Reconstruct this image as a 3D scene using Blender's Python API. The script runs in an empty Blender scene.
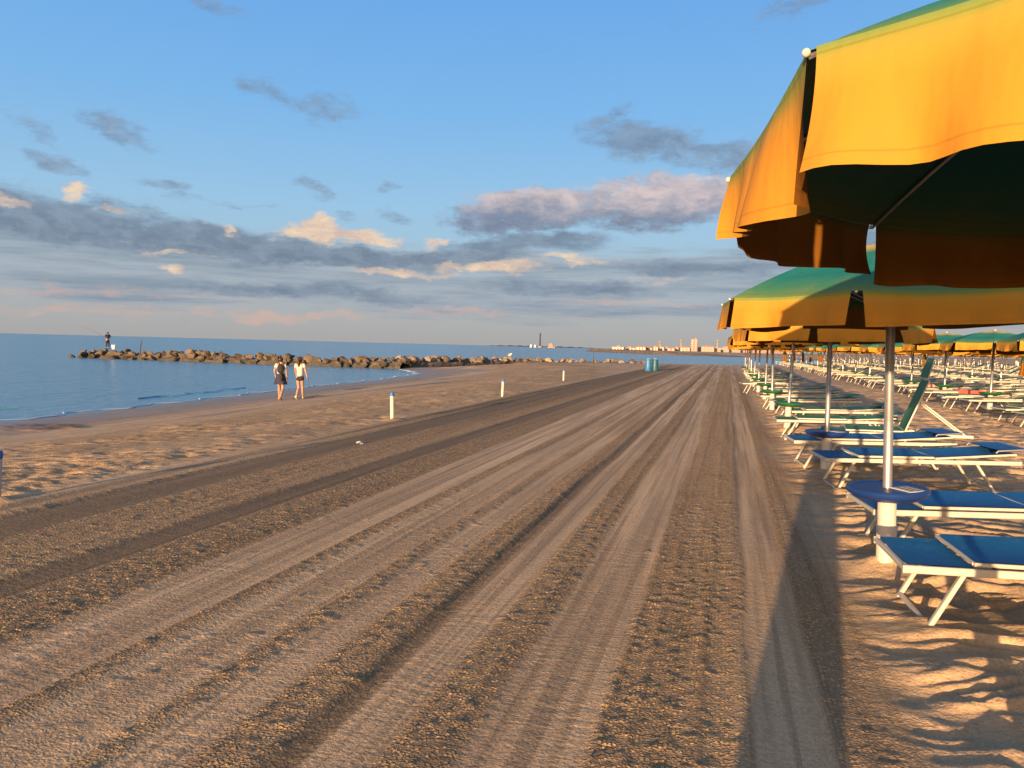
import bpy, math, random
import numpy as np
from mathutils import Vector, Matrix, Euler

random.seed(7)
rng = np.random.default_rng(11)
R = math.radians
scene = bpy.context.scene
col = scene.collection

# ------------------------------------------------------------------ mesh builder
class MB:
    def __init__(self):
        self.v = []; self.f = []; self.attr = []
    def add(self, vs, fs):
        o = len(self.v)
        self.v += [tuple(p) for p in vs]
        self.f += [tuple(i + o for i in f) for f in fs]
        return self
    def box(self, c, s, rot=None, bev=0.0):
        hx, hy, hz = s[0] / 2, s[1] / 2, s[2] / 2
        if bev <= 0:
            vs = [Vector((x, y, z)) for x in (-hx, hx) for y in (-hy, hy) for z in (-hz, hz)]
            fs = [(0, 1, 3, 2), (4, 6, 7, 5), (0, 4, 5, 1), (2, 3, 7, 6), (0, 2, 6, 4), (1, 5, 7, 3)]
        else:
            # box with an eight sided section along its longest axis
            ax = max(range(3), key=lambda i: s[i])
            a, b = [i for i in range(3) if i != ax]
            h = (hx, hy, hz); vs = []; fs = []
            ring = [(-h[a] + bev, -h[b]), (h[a] - bev, -h[b]), (h[a], -h[b] + bev), (h[a], h[b] - bev),
                    (h[a] - bev, h[b]), (-h[a] + bev, h[b]), (-h[a], h[b] - bev), (-h[a], -h[b] + bev)]
            for e in (-1, 1):
                for (p, q) in ring:
                    t = [0, 0, 0]; t[ax] = e * h[ax]; t[a] = p; t[b] = q
                    vs.append(Vector(t))
            for i in range(8):
                j = (i + 1) % 8
                fs.append((i, j, 8 + j, 8 + i))
            fs.append(tuple(range(7, -1, -1))); fs.append(tuple(range(8, 16)))
        M = rot.to_matrix() if isinstance(rot, Euler) else (rot or Matrix.Identity(3))
        return self.add([M @ p + Vector(c) for p in vs], fs)
    def tube(self, pts, rad, n=10, caps=True):
        pts = [Vector(p) for p in pts]
        rads = rad if isinstance(rad, (list, tuple)) else [rad] * len(pts)
        vs = []; fs = []
        prev = None
        for i, p in enumerate(pts):
            d = (pts[min(i + 1, len(pts) - 1)] - pts[max(i - 1, 0)]).normalized()
            ref = Vector((0, 0, 1)) if abs(d.z) < 0.95 else Vector((1, 0, 0))
            if prev is None:
                a = d.cross(ref).normalized()
            else:
                a = (prev - d * prev.dot(d)).normalized()
            prev = a
            b = d.cross(a)
            for k in range(n):
                t = 2 * math.pi * k / n
                vs.append(p + (a * math.cos(t) + b * math.sin(t)) * rads[i])
        for i in range(len(pts) - 1):
            for k in range(n):
                k2 = (k + 1) % n
                fs.append((i * n + k, i * n + k2, (i + 1) * n + k2, (i + 1) * n + k))
        if caps:
            fs.append(tuple(range(n - 1, -1, -1)))
            fs.append(tuple((len(pts) - 1) * n + k for k in range(n)))
        return self.add(vs, fs)
    def bar(self, a, b, w, h, up=(0, 0, 1)):
        a = Vector(a); b = Vector(b); d = (b - a); L = d.length; d.normalize()
        s = d.cross(Vector(up)).normalized(); u = s.cross(d)
        M = Matrix((d, s, u)).transposed()
        return self.box((a + b) / 2, (L, w, h), M, bev=min(w, h) * 0.22)
    def lathe(self, prof, n=24, c=(0, 0, 0)):
        vs = []; fs = []
        for (r, z) in prof:
            for k in range(n):
                t = 2 * math.pi * k / n
                vs.append((c[0] + r * math.cos(t), c[1] + r * math.sin(t), c[2] + z))
        for i in range(len(prof) - 1):
            for k in range(n):
                k2 = (k + 1) % n
                fs.append((i * n + k, i * n + k2, (i + 1) * n + k2, (i + 1) * n + k))
        fs.append(tuple(range(n - 1, -1, -1)))
        fs.append(tuple((len(prof) - 1) * n + k for k in range(n)))
        return self.add(vs, fs)
    def ball(self, c, r, n=10, m=7, sc=(1, 1, 1)):
        vs = []; fs = []
        for i in range(m + 1):
            p = math.pi * i / m
            for k in range(n):
                t = 2 * math.pi * k / n
                q = max(1e-3, math.sin(p))
                vs.append((c[0] + r * sc[0] * q * math.cos(t), c[1] + r * sc[1] * q * math.sin(t), c[2] - r * sc[2] * math.cos(p)))
        for i in range(m):
            for k in range(n):
                k2 = (k + 1) % n
                fs.append((i * n + k, i * n + k2, (i + 1) * n + k2, (i + 1) * n + k))
        fs.append(tuple(range(n - 1, -1, -1))); fs.append(tuple(m * n + k for k in range(n)))
        return self.add(vs, fs)
    def sheet(self, fn, nu, nv):
        vs = []; fs = []
        for i in range(nu + 1):
            for j in range(nv + 1):
                vs.append(fn(i / nu, j / nv))
        for i in range(nu):
            for j in range(nv):
                a = i * (nv + 1) + j
                fs.append((a, a + nv + 1, a + nv + 2, a + 1))
        return self.add(vs, fs)
    def mesh(self, name, smooth=False):
        me = bpy.data.meshes.new(name)
        me.from_pydata(self.v, [], self.f)
        if smooth:
            me.polygons.foreach_set('use_smooth', [True] * len(me.polygons))
            try: me.set_sharp_from_angle(angle=R(40))
            except Exception: pass
        if len(self.attr) == len(self.v) and self.attr:
            a = me.attributes.new('band', 'FLOAT', 'POINT')
            a.data.foreach_set('value', self.attr)
        me.update()
        return me
    def build(self, name, mat, parent=None, smooth=False):
        me = self.mesh(name, smooth)
        return link(name, me, mat, parent)

def link(name, me, mat=None, parent=None):
    o = bpy.data.objects.new(name, me)
    if mat is not None and not me.materials: me.materials.append(mat)
    col.objects.link(o)
    if parent is not None: o.parent = parent
    return o
def empty(name, loc=(0, 0, 0), rz=0.0):
    o = bpy.data.objects.new(name, None); col.objects.link(o)
    o.location = loc; o.rotation_euler = (0, 0, rz); o.empty_display_size = 0.1
    return o
def tag(o, label=None, cat=None, group=None, kind=None):
    if label: o['label'] = label
    if cat: o['category'] = cat
    if group: o['group'] = group
    if kind: o['kind'] = kind
    return o
kids = {}
def children(o): return [c for c in o.children]
def copy_tree(o, parent=None):
    c = o.copy(); col.objects.link(c)
    c.parent = parent
    for ch in children(o): copy_tree(ch, c)
    return c

# ------------------------------------------------------------------ materials
def newmat(name):
    m = bpy.data.materials.new(name); m.use_nodes = True
    nt = m.node_tree; b = nt.nodes['Principled BSDF']
    return m, nt, b
def N(nt, typ, **kw):
    n = nt.nodes.new(typ)
    for k, v in kw.items(): setattr(n, k, v)
    return n
def setin(n, **kw):
    for k, v in kw.items(): n.inputs[k].default_value = v
def mathn(nt, op, a, b=None, c=None, clamp=False):
    n = nt.nodes.new('ShaderNodeMath'); n.operation = op; n.use_clamp = clamp
    for i, x in enumerate((a, b, c)):
        if x is None: continue
        if isinstance(x, (int, float)): n.inputs[i].default_value = x
        else: nt.links.new(x, n.inputs[i])
    return n.outputs[0]
def mixc(nt, fac, a, b, mode='MIX'):
    n = nt.nodes.new('ShaderNodeMix'); n.data_type = 'RGBA'; n.blend_type = mode
    for s, x in ((n.inputs[0], fac), (n.inputs[6], a), (n.inputs[7], b)):
        if isinstance(x, (int, float)): s.default_value = x
        elif isinstance(x, tuple): s.default_value = (*x, 1) if len(x) == 3 else x
        else: nt.links.new(x, s)
    return n.outputs[2]
def noise(nt, vec, scale, detail=3, rough=0.55, dist=0.0, dim='3D'):
    n = nt.nodes.new('ShaderNodeTexNoise'); n.noise_dimensions = dim
    setin(n, Scale=scale, Detail=detail, Roughness=rough, Distortion=dist)
    nt.links.new(vec, n.inputs['Vector'])
    return n.outputs['Fac']
def mapping(nt, vec, sc=(1, 1, 1), loc=(0, 0, 0), rot=(0, 0, 0)):
    n = nt.nodes.new('ShaderNodeMapping')
    setin(n, Scale=sc, Location=loc, Rotation=rot)
    nt.links.new(vec, n.inputs['Vector'])
    return n.outputs[0]
def ramp(nt, fac, stops, interp='LINEAR'):
    n = nt.nodes.new('ShaderNodeValToRGB'); n.color_ramp.interpolation = interp
    el = n.color_ramp.elements
    while len(el) < len(stops): el.new(0.5)
    for e, (p, c) in zip(el, stops):
        e.position = p; e.color = (*c, 1) if len(c) == 3 else c
    nt.links.new(fac, n.inputs[0])
    return n.outputs[0]
def smooth(nt, x, a, b):
    n = nt.nodes.new('ShaderNodeMapRange'); n.interpolation_type = 'SMOOTHSTEP'
    setin(n, **{'From Min': a, 'From Max': b})
    nt.links.new(x, n.inputs['Value'])
    return n.outputs['Result']
def bump(nt, h, strength, dist, prev=None):
    n = nt.nodes.new('ShaderNodeBump'); setin(n, Strength=strength, Distance=dist)
    nt.links.new(h, n.inputs['Height'])
    if prev is not None: nt.links.new(prev, n.inputs['Normal'])
    return n.outputs[0]

def simple(name, colr, rough=0.5, metal=0.0, var=0.12, vscale=8.0, spec=0.4, bumpy=0.0, bscale=60.0):
    m, nt, b = newmat(name)
    tc = N(nt, 'ShaderNodeTexCoord')
    n = noise(nt, tc.outputs['Object'], vscale, 4)
    c1 = tuple(max(0, c * (1 - var)) for c in colr); c2 = tuple(min(1, c * (1 + var)) for c in colr)
    nt.links.new(mixc(nt, n, c1, c2), b.inputs['Base Color'])
    setin(b, Roughness=rough, Metallic=metal)
    b.inputs['Specular IOR Level'].default_value = spec
    if bumpy:
        nt.links.new(bump(nt, noise(nt, tc.outputs['Object'], bscale, 3), bumpy, 0.01), b.inputs['Normal'])
    return m

M = {}
M['white_paint'] = simple('white_enamel', (0.44, 0.41, 0.35), 0.35, var=0.10, vscale=5)
M['white_plastic'] = simple('white_plastic', (0.44, 0.41, 0.37), 0.45, var=0.08)
def worn(name, base, dirtc, rough):
    m, nt, b = newmat(name)
    tc = N(nt, 'ShaderNodeTexCoord'); o = tc.outputs['Object']
    n = noise(nt, mapping(nt, o, (6, 6, 3)), 2.0, 6, 0.7); n_ = noise(nt, o, 45, 3, 0.7)
    c = mixc(nt, smooth(nt, n, 0.50, 0.72), base, tuple(x * 0.78 for x in base))
    c = mixc(nt, mathn(nt, 'MULTIPLY', smooth(nt, n_, 0.62, 0.75), 0.55), c, dirtc)
    nt.links.new(c, b.inputs['Base Color']); setin(b, Roughness=rough); b.inputs['Specular IOR Level'].default_value = 0.35
    return m
M['white_paint'] = worn('worn_white_enamel', (0.44, 0.41, 0.35), (0.22, 0.16, 0.10), 0.4)
M['white_plastic'] = worn('worn_white_plastic', (0.44, 0.41, 0.37), (0.24, 0.18, 0.12), 0.5)
M['steel'] = simple('galvanised_steel', (0.34, 0.33, 0.32), 0.40, 0.75, var=0.10, vscale=14)
M['dark_metal'] = simple('dark_steel', (0.12, 0.12, 0.12), 0.4, 0.8)
M['table_blue'] = simple('blue_plastic', (0.007, 0.030, 0.15), 0.4, var=0.15)
M['table_green'] = simple('green_plastic', (0.012, 0.09, 0.035), 0.42, var=0.15)
M['sticker'] = simple('paper_sticker', (0.62, 0.62, 0.62), 0.5)
M['cap_blue'] = simple('blue_cap', (0.02, 0.10, 0.32), 0.5)
M['drum_blue'] = simple('drum_blue', (0.018, 0.13, 0.30), 0.45)
M['drum_teal'] = simple('drum_teal', (0.008, 0.075, 0.13), 0.45)
M['skin'] = simple('skin', (0.28, 0.165, 0.115), 0.55, var=0.06)
M['hair'] = simple('dark_hair', (0.020, 0.012, 0.008), 0.5, var=0.3, vscale=60)
M['white_cotton'] = simple('white_cotton', (0.36, 0.345, 0.33), 0.85, var=0.06)
M['black_cotton'] = simple('black_cotton', (0.012, 0.012, 0.018), 0.85)
M['navy_cotton'] = simple('navy_cotton', (0.018, 0.020, 0.045), 0.85)
M['grey_cotton'] = simple('grey_cotton', (0.12, 0.12, 0.13), 0.85)
M['wall_cream'] = simple('render_cream', (0.215, 0.165, 0.145), 0.9, var=0.08, vscale=0.1)
M['wall_white'] = simple('render_white', (0.225, 0.195, 0.175), 0.9, var=0.06, vscale=0.1)
M['wall_pink'] = simple('render_pink', (0.22, 0.155, 0.14), 0.9, var=0.08, vscale=0.1)
M['roof_tile'] = simple('roof_tile', (0.40, 0.20, 0.13), 0.9, var=0.1, vscale=0.2)
M['window_dark'] = simple('window_glass', (0.06, 0.07, 0.09), 0.15)
M['tower_grey'] = simple('tower_concrete', (0.035, 0.04, 0.05), 0.8, vscale=0.2)
M['towel_red'] = simple('towel_red', (0.45, 0.07, 0.05), 0.95, bumpy=0.3)
M['towel_yellow'] = simple('towel_yellow', (0.50, 0.48, 0.06), 0.95, bumpy=0.3)
M['towel_pink'] = simple('towel_pink', (0.55, 0.24, 0.20), 0.95, bumpy=0.3)
M['gull'] = simple('gull_white', (0.75, 0.73, 0.70), 0.8)
M['wood_dark'] = simple('weathered_wood', (0.05, 0.045, 0.04), 0.85)

def mesh_fabric(name, colr):
    m, nt, b = newmat(name)
    tc = N(nt, 'ShaderNodeTexCoord')
    o = tc.outputs['Object']
    n1 = noise(nt, mapping(nt, o, (2, 14, 4)), 3, 4)
    n2 = noise(nt, o, 30, 2)
    c = mixc(nt, n1, tuple(x * 0.72 for x in colr), tuple(min(1, x * 1.3) for x in colr))
    c = mixc(nt, mathn(nt, 'MULTIPLY', smooth(nt, n2, 0.55, 0.8), 0.22), c, (0.33, 0.27, 0.19))
    nt.links.new(c, b.inputs['Base Color'])
    setin(b, Roughness=0.62)
    b.inputs['Specular IOR Level'].default_value = 0.25
    h = noise(nt, mapping(nt, o, (3, 25, 3)), 5, 2)
    nt.links.new(bump(nt, h, 0.35, 0.02), b.inputs['Normal'])
    tr = N(nt, 'ShaderNodeBsdfTranslucent'); nt.links.new(c, tr.inputs['Color'])
    mx = N(nt, 'ShaderNodeMixShader'); mx.inputs[0].default_value = 0.12
    nt.links.new(b.outputs[0], mx.inputs[1]); nt.links.new(tr.outputs[0], mx.inputs[2])
    nt.links.new(mx.outputs[0], nt.nodes['Material Output'].inputs['Surface'])
    return m
M['fab_blue'] = mesh_fabric('blue_mesh_fabric', (0.006, 0.118, 0.33))
M['fab_green'] = mesh_fabric('green_mesh_fabric', (0.045, 0.19, 0.095))
M['fab_olive'] = mesh_fabric('olive_mesh_fabric', (0.17, 0.16, 0.045))

def canopy_mat():
    m, nt, b = newmat('umbrella_canvas')
    at = N(nt, 'ShaderNodeAttribute', attribute_name='band')
    tc = N(nt, 'ShaderNodeTexCoord'); o = tc.outputs['Object']
    w = noise(nt, o, 3.0, 3)
    f = mathn(nt, 'ADD', at.outputs['Fac'], mathn(nt, 'MULTIPLY', mathn(nt, 'SUBTRACT', w, 0.5), 0.10))
    f = mathn(nt, 'MULTIPLY', f, 0.5)
    c = ramp(nt, f, [(0.0, (0.46, 0.32, 0.08)), (0.13, (0.45, 0.32, 0.08)), (0.21, (0.02, 0.17, 0.14)),
                     (0.37, (0.008, 0.13, 0.13)), (0.45, (0.04, 0.16, 0.09)), (0.525, (0.17, 0.20, 0.04)),
                     (0.60, (0.37, 0.205, 0.030)), (0.70, (0.40, 0.186, 0.022)), (1.0, (0.40, 0.182, 0.020))])
    def line(p, w_): return smooth(nt, mathn(nt, 'ABSOLUTE', mathn(nt, 'SUBTRACT', at.outputs['Fac'], p)), w_, w_ * 0.3)
    seam = mathn(nt, 'MAXIMUM', mathn(nt, 'MAXIMUM', line(1.90, 0.012), line(1.06, 0.014)), line(0.955, 0.006))
    c = mixc(nt, mathn(nt, 'MULTIPLY', seam, 0.30), c, (0.10, 0.06, 0.015))
    dirt = noise(nt, mapping(nt, o, (3, 3, 1.2)), 2.2, 6, 0.65)
    c = mixc(nt, mathn(nt, 'MULTIPLY', smooth(nt, dirt, 0.52, 0.78), 0.28), c, (0.20, 0.14, 0.05))
    n2 = noise(nt, o, 9, 4)
    c = mixc(nt, mathn(nt, 'MULTIPLY', n2, 0.25), c, mixc(nt, 1.0, c, (0.62, 0.6, 0.55), 'MULTIPLY'))
    geo = N(nt, 'ShaderNodeNewGeometry')           # inner face darkened: shade under the canopy put into the colour
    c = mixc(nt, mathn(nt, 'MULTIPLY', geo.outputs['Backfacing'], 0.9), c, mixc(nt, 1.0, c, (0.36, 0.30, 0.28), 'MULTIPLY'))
    nt.links.new(c, b.inputs['Base Color'])
    setin(b, Roughness=0.8)
    b.inputs['Specular IOR Level'].default_value = 0.15
    weave = noise(nt, o, 500, 1)
    wr = noise(nt, mapping(nt, o, (5, 5, 1.5)), 1.6, 3)
    bb = bump(nt, wr, 0.30, 0.03)
    nt.links.new(bump(nt, weave, 0.10, 0.002, bb), b.inputs['Normal'])
    tr = N(nt, 'ShaderNodeBsdfTranslucent'); nt.links.new(c, tr.inputs['Color'])
    mx = N(nt, 'ShaderNodeMixShader'); mx.inputs[0].default_value = 0.03
    nt.links.new(b.outputs[0], mx.inputs[1]); nt.links.new(tr.outputs[0], mx.inputs[2])
    nt.links.new(mx.outputs[0], nt.nodes['Material Output'].inputs['Surface'])
    return m
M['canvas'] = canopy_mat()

def rock_mat(name, a, b_, c_):
    m, nt, b = newmat(name)
    tc = N(nt, 'ShaderNodeTexCoord'); oi = N(nt, 'ShaderNodeObjectInfo')
    o = tc.outputs['Object']
    n = noise(nt, o, 1.8, 5)
    c = mixc(nt, smooth(nt, n, 0.35, 0.65), a, b_)
    c = mixc(nt, mathn(nt, 'MULTIPLY', oi.outputs['Random'], 0.75), c, c_)
    geo = N(nt, 'ShaderNodeNewGeometry')
    sx = N(nt, 'ShaderNodeSeparateXYZ'); nt.links.new(geo.outputs['Position'], sx.inputs[0])
    wet = smooth(nt, sx.outputs['Z'], -0.35, -0.65)          # weed and wet stone at the water line
    c = mixc(nt, mathn(nt, 'MULTIPLY', wet, 0.7), c, (0.03, 0.03, 0.02))
    nt.links.new(c, b.inputs['Base Color']); setin(b, Roughness=0.85)
    nt.links.new(bump(nt, noise(nt, o, 6, 5), 0.7, 0.12), b.inputs['Normal'])
    return m
M['rock'] = rock_mat('breakwater_rock', (0.03, 0.025, 0.019), (0.085, 0.068, 0.05), (0.16, 0.122, 0.085))
M['pale_rock'] = rock_mat('pale_rock', (0.18, 0.145, 0.11), (0.30, 0.25, 0.20), (0.12, 0.095, 0.07))
M['far_rock'] = rock_mat('dark_jetty_rock', (0.06, 0.05, 0.045), (0.13, 0.10, 0.08), (0.10, 0.08, 0.06))

# ------------------------------------------------------------------ numpy noise
def hash2(ix, iy, seed):
    h = (ix.astype(np.int64) * 374761393 + iy.astype(np.int64) * 668265263 + seed * 1442695041) & 0xFFFFFFFF
    h = ((h ^ (h >> 13)) * 1274126177) & 0xFFFFFFFF
    h = (h ^ (h >> 16)) & 0xFFFFFFFF
    return h.astype(np.float32) / np.float32(4294967295.0)
def vnoise(x, y, seed=0):
    fx = np.floor(x); fy = np.floor(y)
    ix = fx.astype(np.int64); iy = fy.astype(np.int64)
    u = (x - fx).astype(np.float32); v = (y - fy).astype(np.float32)
    u = u * u * (3 - 2 * u); v = v * v * (3 - 2 * v)
    a = hash2(ix, iy, seed); b = hash2(ix + 1, iy, seed); c = hash2(ix, iy + 1, seed); d = hash2(ix + 1, iy + 1, seed)
    return (a * (1 - u) + b * u) * (1 - v) + (c * (1 - u) + d * u) * v
def fbm(x, y, seed=0, octv=4, gain=0.5):
    s = 0; a = 1; t = 0
    for i in range(octv):
        s = s + a * vnoise(x * 2 ** i + 17.3 * i, y * 2 ** i - 9.1 * i, seed + i); t += a; a *= gain
    return s / t
def sstep(x, a, b):
    t = np.clip((x - a) / (b - a), 0, 1)
    return t * t * (3 - 2 * t)

# ------------------------------------------------------------------ terrain
SEA = -0.85
COAST = [(-18.0, -400), (-18.2, 0), (-18.65, 16), (-19.1, 20), (-19.4, 25), (-20.7, 34.6), (-21.5, 45.3), (-23.4, 56.7), (-25.5, 61),
         (-28.5, 65.5), (-31, 68.5), (-27.5, 80), (-25.2, 88), (-18.0, 94.5), (-9.7, 101), (1, 111), (9, 128), (20, 180), (32, 280), (34, 340),
         (29, 385), (20, 360), (7, 345), (-3.5, 362), (-36, 376), (-91, 527), (-110, 800), (-190, 1250), (-260, 1900), (-420, 3200), (-900, 9000),
         (9000, 9000), (9000, -400)]
CP = np.array(COAST, dtype=np.float64)
def coast_sd(x, y):
    best = np.full(x.shape, 1e9); inside = np.zeros(x.shape, bool)
    n = len(CP)
    for i in range(n):
        ax, ay = CP[i]; bx, by = CP[(i + 1) % n]
        dx, dy = bx - ax, by - ay
        t = np.clip(((x - ax) * dx + (y - ay) * dy) / (dx * dx + dy * dy), 0, 1)
        d = np.hypot(x - ax - t * dx, y - ay - t * dy)
        best = np.minimum(best, d)
        cond = ((ay > y) != (by > y))
        with np.errstate(divide='ignore', invalid='ignore'):
            xi = ax + (y - ay) * dx / (dy if dy != 0 else 1e-9)
        inside ^= cond & (x < xi)
    return np.where(inside, best, -best)
def base_z(sd):
    z = np.interp(sd, [-60, -8, 0, 3.5, 7.5, 11.2, 13, 20], [-5, -1.7, SEA, -0.70, -0.36, -0.03, 0, 0])
    return z

# lanes of the groomed track across X: (x0, x1, cloddiness, damp, height)
LANES = [(-9.5, -6.5, 0.35, 0.10, 0.0), (-6.5, -6.25, 0.6, 0.45, 0.035), (-6.25, -6.08, 0.2, 0.75, -0.02), (-6.08, -5.85, 0.7, 0.45, 0.035),
         (-5.85, -5.25, 0.05, 0.95, -0.02), (-5.25, -4.35, 0.85, 0.62, 0.0), (-4.35, -4.02, 0.08, 1.0, -0.025), (-4.02, -3.40, 0.95, 0.80, 0.006),
         (-3.40, -2.80, 0.16, 0.0, 0.0), (-2.80, -2.66, 0.7, 0.55, 0.03), (-2.66, -2.22, 0.28, 0.08, -0.005), (-2.22, -2.08, 0.7, 0.55, 0.022),
         (-2.08, -1.82, 0.22, 0.05, 0.0), (-1.82, -1.58, 1.0, 0.50, 0.026), (-1.58, -1.46, 0.25, 0.95, -0.02), (-1.46, -1.18, 0.10, 0.0, 0.0),
         (-1.18, -0.90, 0.9, 0.62, 0.018), (-0.90, -0.44, 0.13, 0.0, 0.0), (-0.44, 0.10, 1.0, 0.42, 0.012), (0.10, 0.16, 0.6, 0.4, 0.018),
         (0.16, 0.47, 0.02, 0.10, -0.022), (0.47, 0.62, 0.6, 0.6, 0.012), (0.62, 1.1, 0.5, 0.6, 0.0)]
lx = []; lc = []; ld = []; lh = []
for (a, b, c, d, h) in LANES:
    e = min(0.025, (b - a) * 0.25)
    lx += [a + e, b - e]; lc += [c, c]; ld += [d, d]; lh += [h, h]

HEAPS = [(1.15, 6.0), (1.26, 10.52), (1.15, 15.95), (1.15, 20.85), (-6.52, 5.55), (-6.5, 14.3)]
def terrain(x, y):
    sd = coast_sd(x, y)
    z = base_z(sd)
    xw = x + 0.05 * (vnoise(x * 0.3, y * 0.22, 5) - 0.5) + 0.03 * (vnoise(x * 2, y * 0.9, 6) - 0.5)
    clod = np.interp(xw, lx, lc); damp = np.interp(xw, lx, ld); hh = np.interp(xw, lx, lh)
    far = np.exp(-np.maximum(y - 25, 0) / 40.0)
    road = sstep(x, -6.7, -6.4) * (1 - sstep(x, 0.6, 0.95)) * (1 - sstep(y, 70, 95)) * sstep(sd, 11, 13)
    right = sstep(x, 0.62, 1.0)
    left = (1 - sstep(x, -6.9, -6.3)) * sstep(sd, 5.0, 7.5)
    # groomed lanes and windrows
    lanevar = 0.5 + fbm(x * 1.5, y * 0.35, 31, 3)
    z = z + road * hh * 0.5 * lanevar * far
    # fine long scratches left by the rake
    z = z + road * 0.014 * (fbm(xw * 13, y * 0.10, 41, 3) - 0.5) * (0.5 + 0.5 * clod)
    tr = np.abs(2 * vnoise(xw * 5.5, y * 0.05, 43) - 1)
    z = z + road * 0.012 * sstep(tr, 0.22, 0.0) * (0.4 + 0.6 * vnoise(x * 3, y * 1.2, 44))
    # comb marks across the smooth lanes
    comb = np.sin((y + 0.5 * (vnoise(x * 2.5, y * 1.6, 51) - 0.5)) * 2 * math.pi / 0.085) * sstep(vnoise(x * 3.1, y * 2.2, 52), 0.25, 0.75)
    near = np.clip(1 - (y - 4) / 10, 0, 1)
    z = z + road * (1 - clod) * 0.0013 * comb * near * (1 - sstep(damp, 0.1, 0.2))
    # clods
    n1 = vnoise(x * 33 + 0.7 * vnoise(x * 9, y * 9, 60), y * 31, 61); n2 = vnoise(x * 17 + 0.5 * vnoise(x * 6, y * 6, 59), y * 15, 62); n3 = vnoise(x * 45, y * 45, 63)
    patch = sstep(fbm(x * 2.4, y * 0.8, 64, 3), 0.30, 0.65)
    dens = np.clip(clod * (0.55 + 0.8 * patch), 0, 1)
    cl = sstep(n1, 0.82 - 0.26 * dens, 1.0) * 0.006 + sstep(n2, 0.93 - 0.12 * dens, 1.0) * 0.006 + (n3 - 0.5) * 0.006 * dens
    z = z + road * cl * sstep(dens, 0.05, 0.35)
    # big clods here and there
    n4 = vnoise(x * 11, y * 11, 66)
    z = z + road * sstep(n4, 0.97 - 0.02 * clod, 1.0) * 0.012 * sstep(n1 + n2, 0.6, 1.2)
    # trampled, wind-rippled sand among the loungers
    wx = x * 0.8 + 0.5 * (fbm(x * 1.1, y * 1.1, 70, 2) - 0.5); wy = y * 2.5 + 0.10 * x + 1.7 * (fbm(x * 0.9, y * 1.1, 72, 3) - 0.5)
    r1 = fbm(wx * 1.5, wy * 1.25, 73, 3, 0.45)
    r1 = 1 - np.abs(2 * r1 - 1)
    r2 = fbm(x * 4.0, y * 6.0, 76, 3)
    r3 = fbm(wx * 2.7 + 5, wy * 2.9 + 3 * vnoise(x * 1.3, y * 1.7, 79), 78, 2)
    r3 = 1 - np.abs(2 * r3 - 1)
    rip = (r1 - 0.6) * 0.165 + (r3 - 0.6) * 0.070 + (r2 - 0.5) * 0.020
    z = z + right * rip * (0.35 + 0.65 * sstep(x, 0.8, 1.35)) * (1 - 0.55 * sstep(y, 14, 60))
    # disturbed sand beside the track
    m1 = fbm(x * 4.6, y * 5.4, 80, 4, 0.6); m2 = fbm(x * 0.5, y * 0.5, 84, 2)
    z = z + left * (m1 - 0.5) * 0.075 * sstep(m2, 0.25, 0.6) * (1 - sstep(sd, 13, 40) * 0)
    foot = sstep(vnoise(x * 3.2, y * 3.4, 86), 0.68, 0.92)
    z = z - left * foot * 0.018
    shore = sstep(sd, -1, 0.6) * (1 - sstep(sd, 4.0, 6.0))
    z = z + shore * ((fbm(x * 0.8, y * 0.35, 88, 3) - 0.5) * 0.05 + (fbm(x * 3, y * 3, 89, 2) - 0.5) * 0.012)
    for (hx, hy) in HEAPS:                       # sand heaped against pole sockets and posts
        d2 = ((x - hx) ** 2 + (y - hy) ** 2) / 0.030
        z = z + 0.045 * np.exp(-d2) * (0.75 + 0.5 * vnoise(x * 14, y * 14, 97))
    wet = (1 - sstep(sd, 0.8, 5.0)) * 1.0
    berm = 1 - sstep(sd, 5.0, 8.0)
    # dark scraped lane gets damper further away
    far_damp = sstep(y, 9, 22) * sstep(x, -6.5, -6.1) * (1 - sstep(x, -5.1, -4.6)) * (1 - sstep(y, 50, 75))
    damp = np.clip(damp * road + 0.68 * far_damp * road, 0, 1)
    weed = sstep(fbm(x * 0.30, y * 0.16, 95, 3), 0.60, 0.72) * sstep(sd, 2.2, 3.2) * (1 - sstep(sd, 5, 6.5))
    wet = np.maximum(wet, 0.85 * weed)
    w2 = np.exp(-((x + 16.2) / 1.6) ** 2 - ((y - 15.0) / 0.9) ** 2) + 0.8 * np.exp(-((x + 15.8) / 0.9) ** 2 - ((y - 26.8) / 1.6) ** 2) + 0.8 * np.exp(-((x + 17.2) / 0.7) ** 2 - ((y - 33.5) / 2.0) ** 2)
    w2 = sstep(w2 * (0.5 + fbm(x * 2.2, y * 2.2, 101, 3)), 0.35, 0.75)      # weed washed up on the wet sand
    z = z + w2 * 0.06 * vnoise(x * 9, y * 9, 103)
    damp = np.maximum(damp, w2)
    lf = left * (1 - sstep(sd, 13.5, 16))
    damp = np.maximum(damp, 0.42 * lf * sstep(fbm(x * 0.9, y * 0.6, 99, 3), 0.25, 0.6))
    return z, np.maximum(clod * road, 0.75 * lf), damp, wet, np.maximum(right, left), berm

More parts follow.
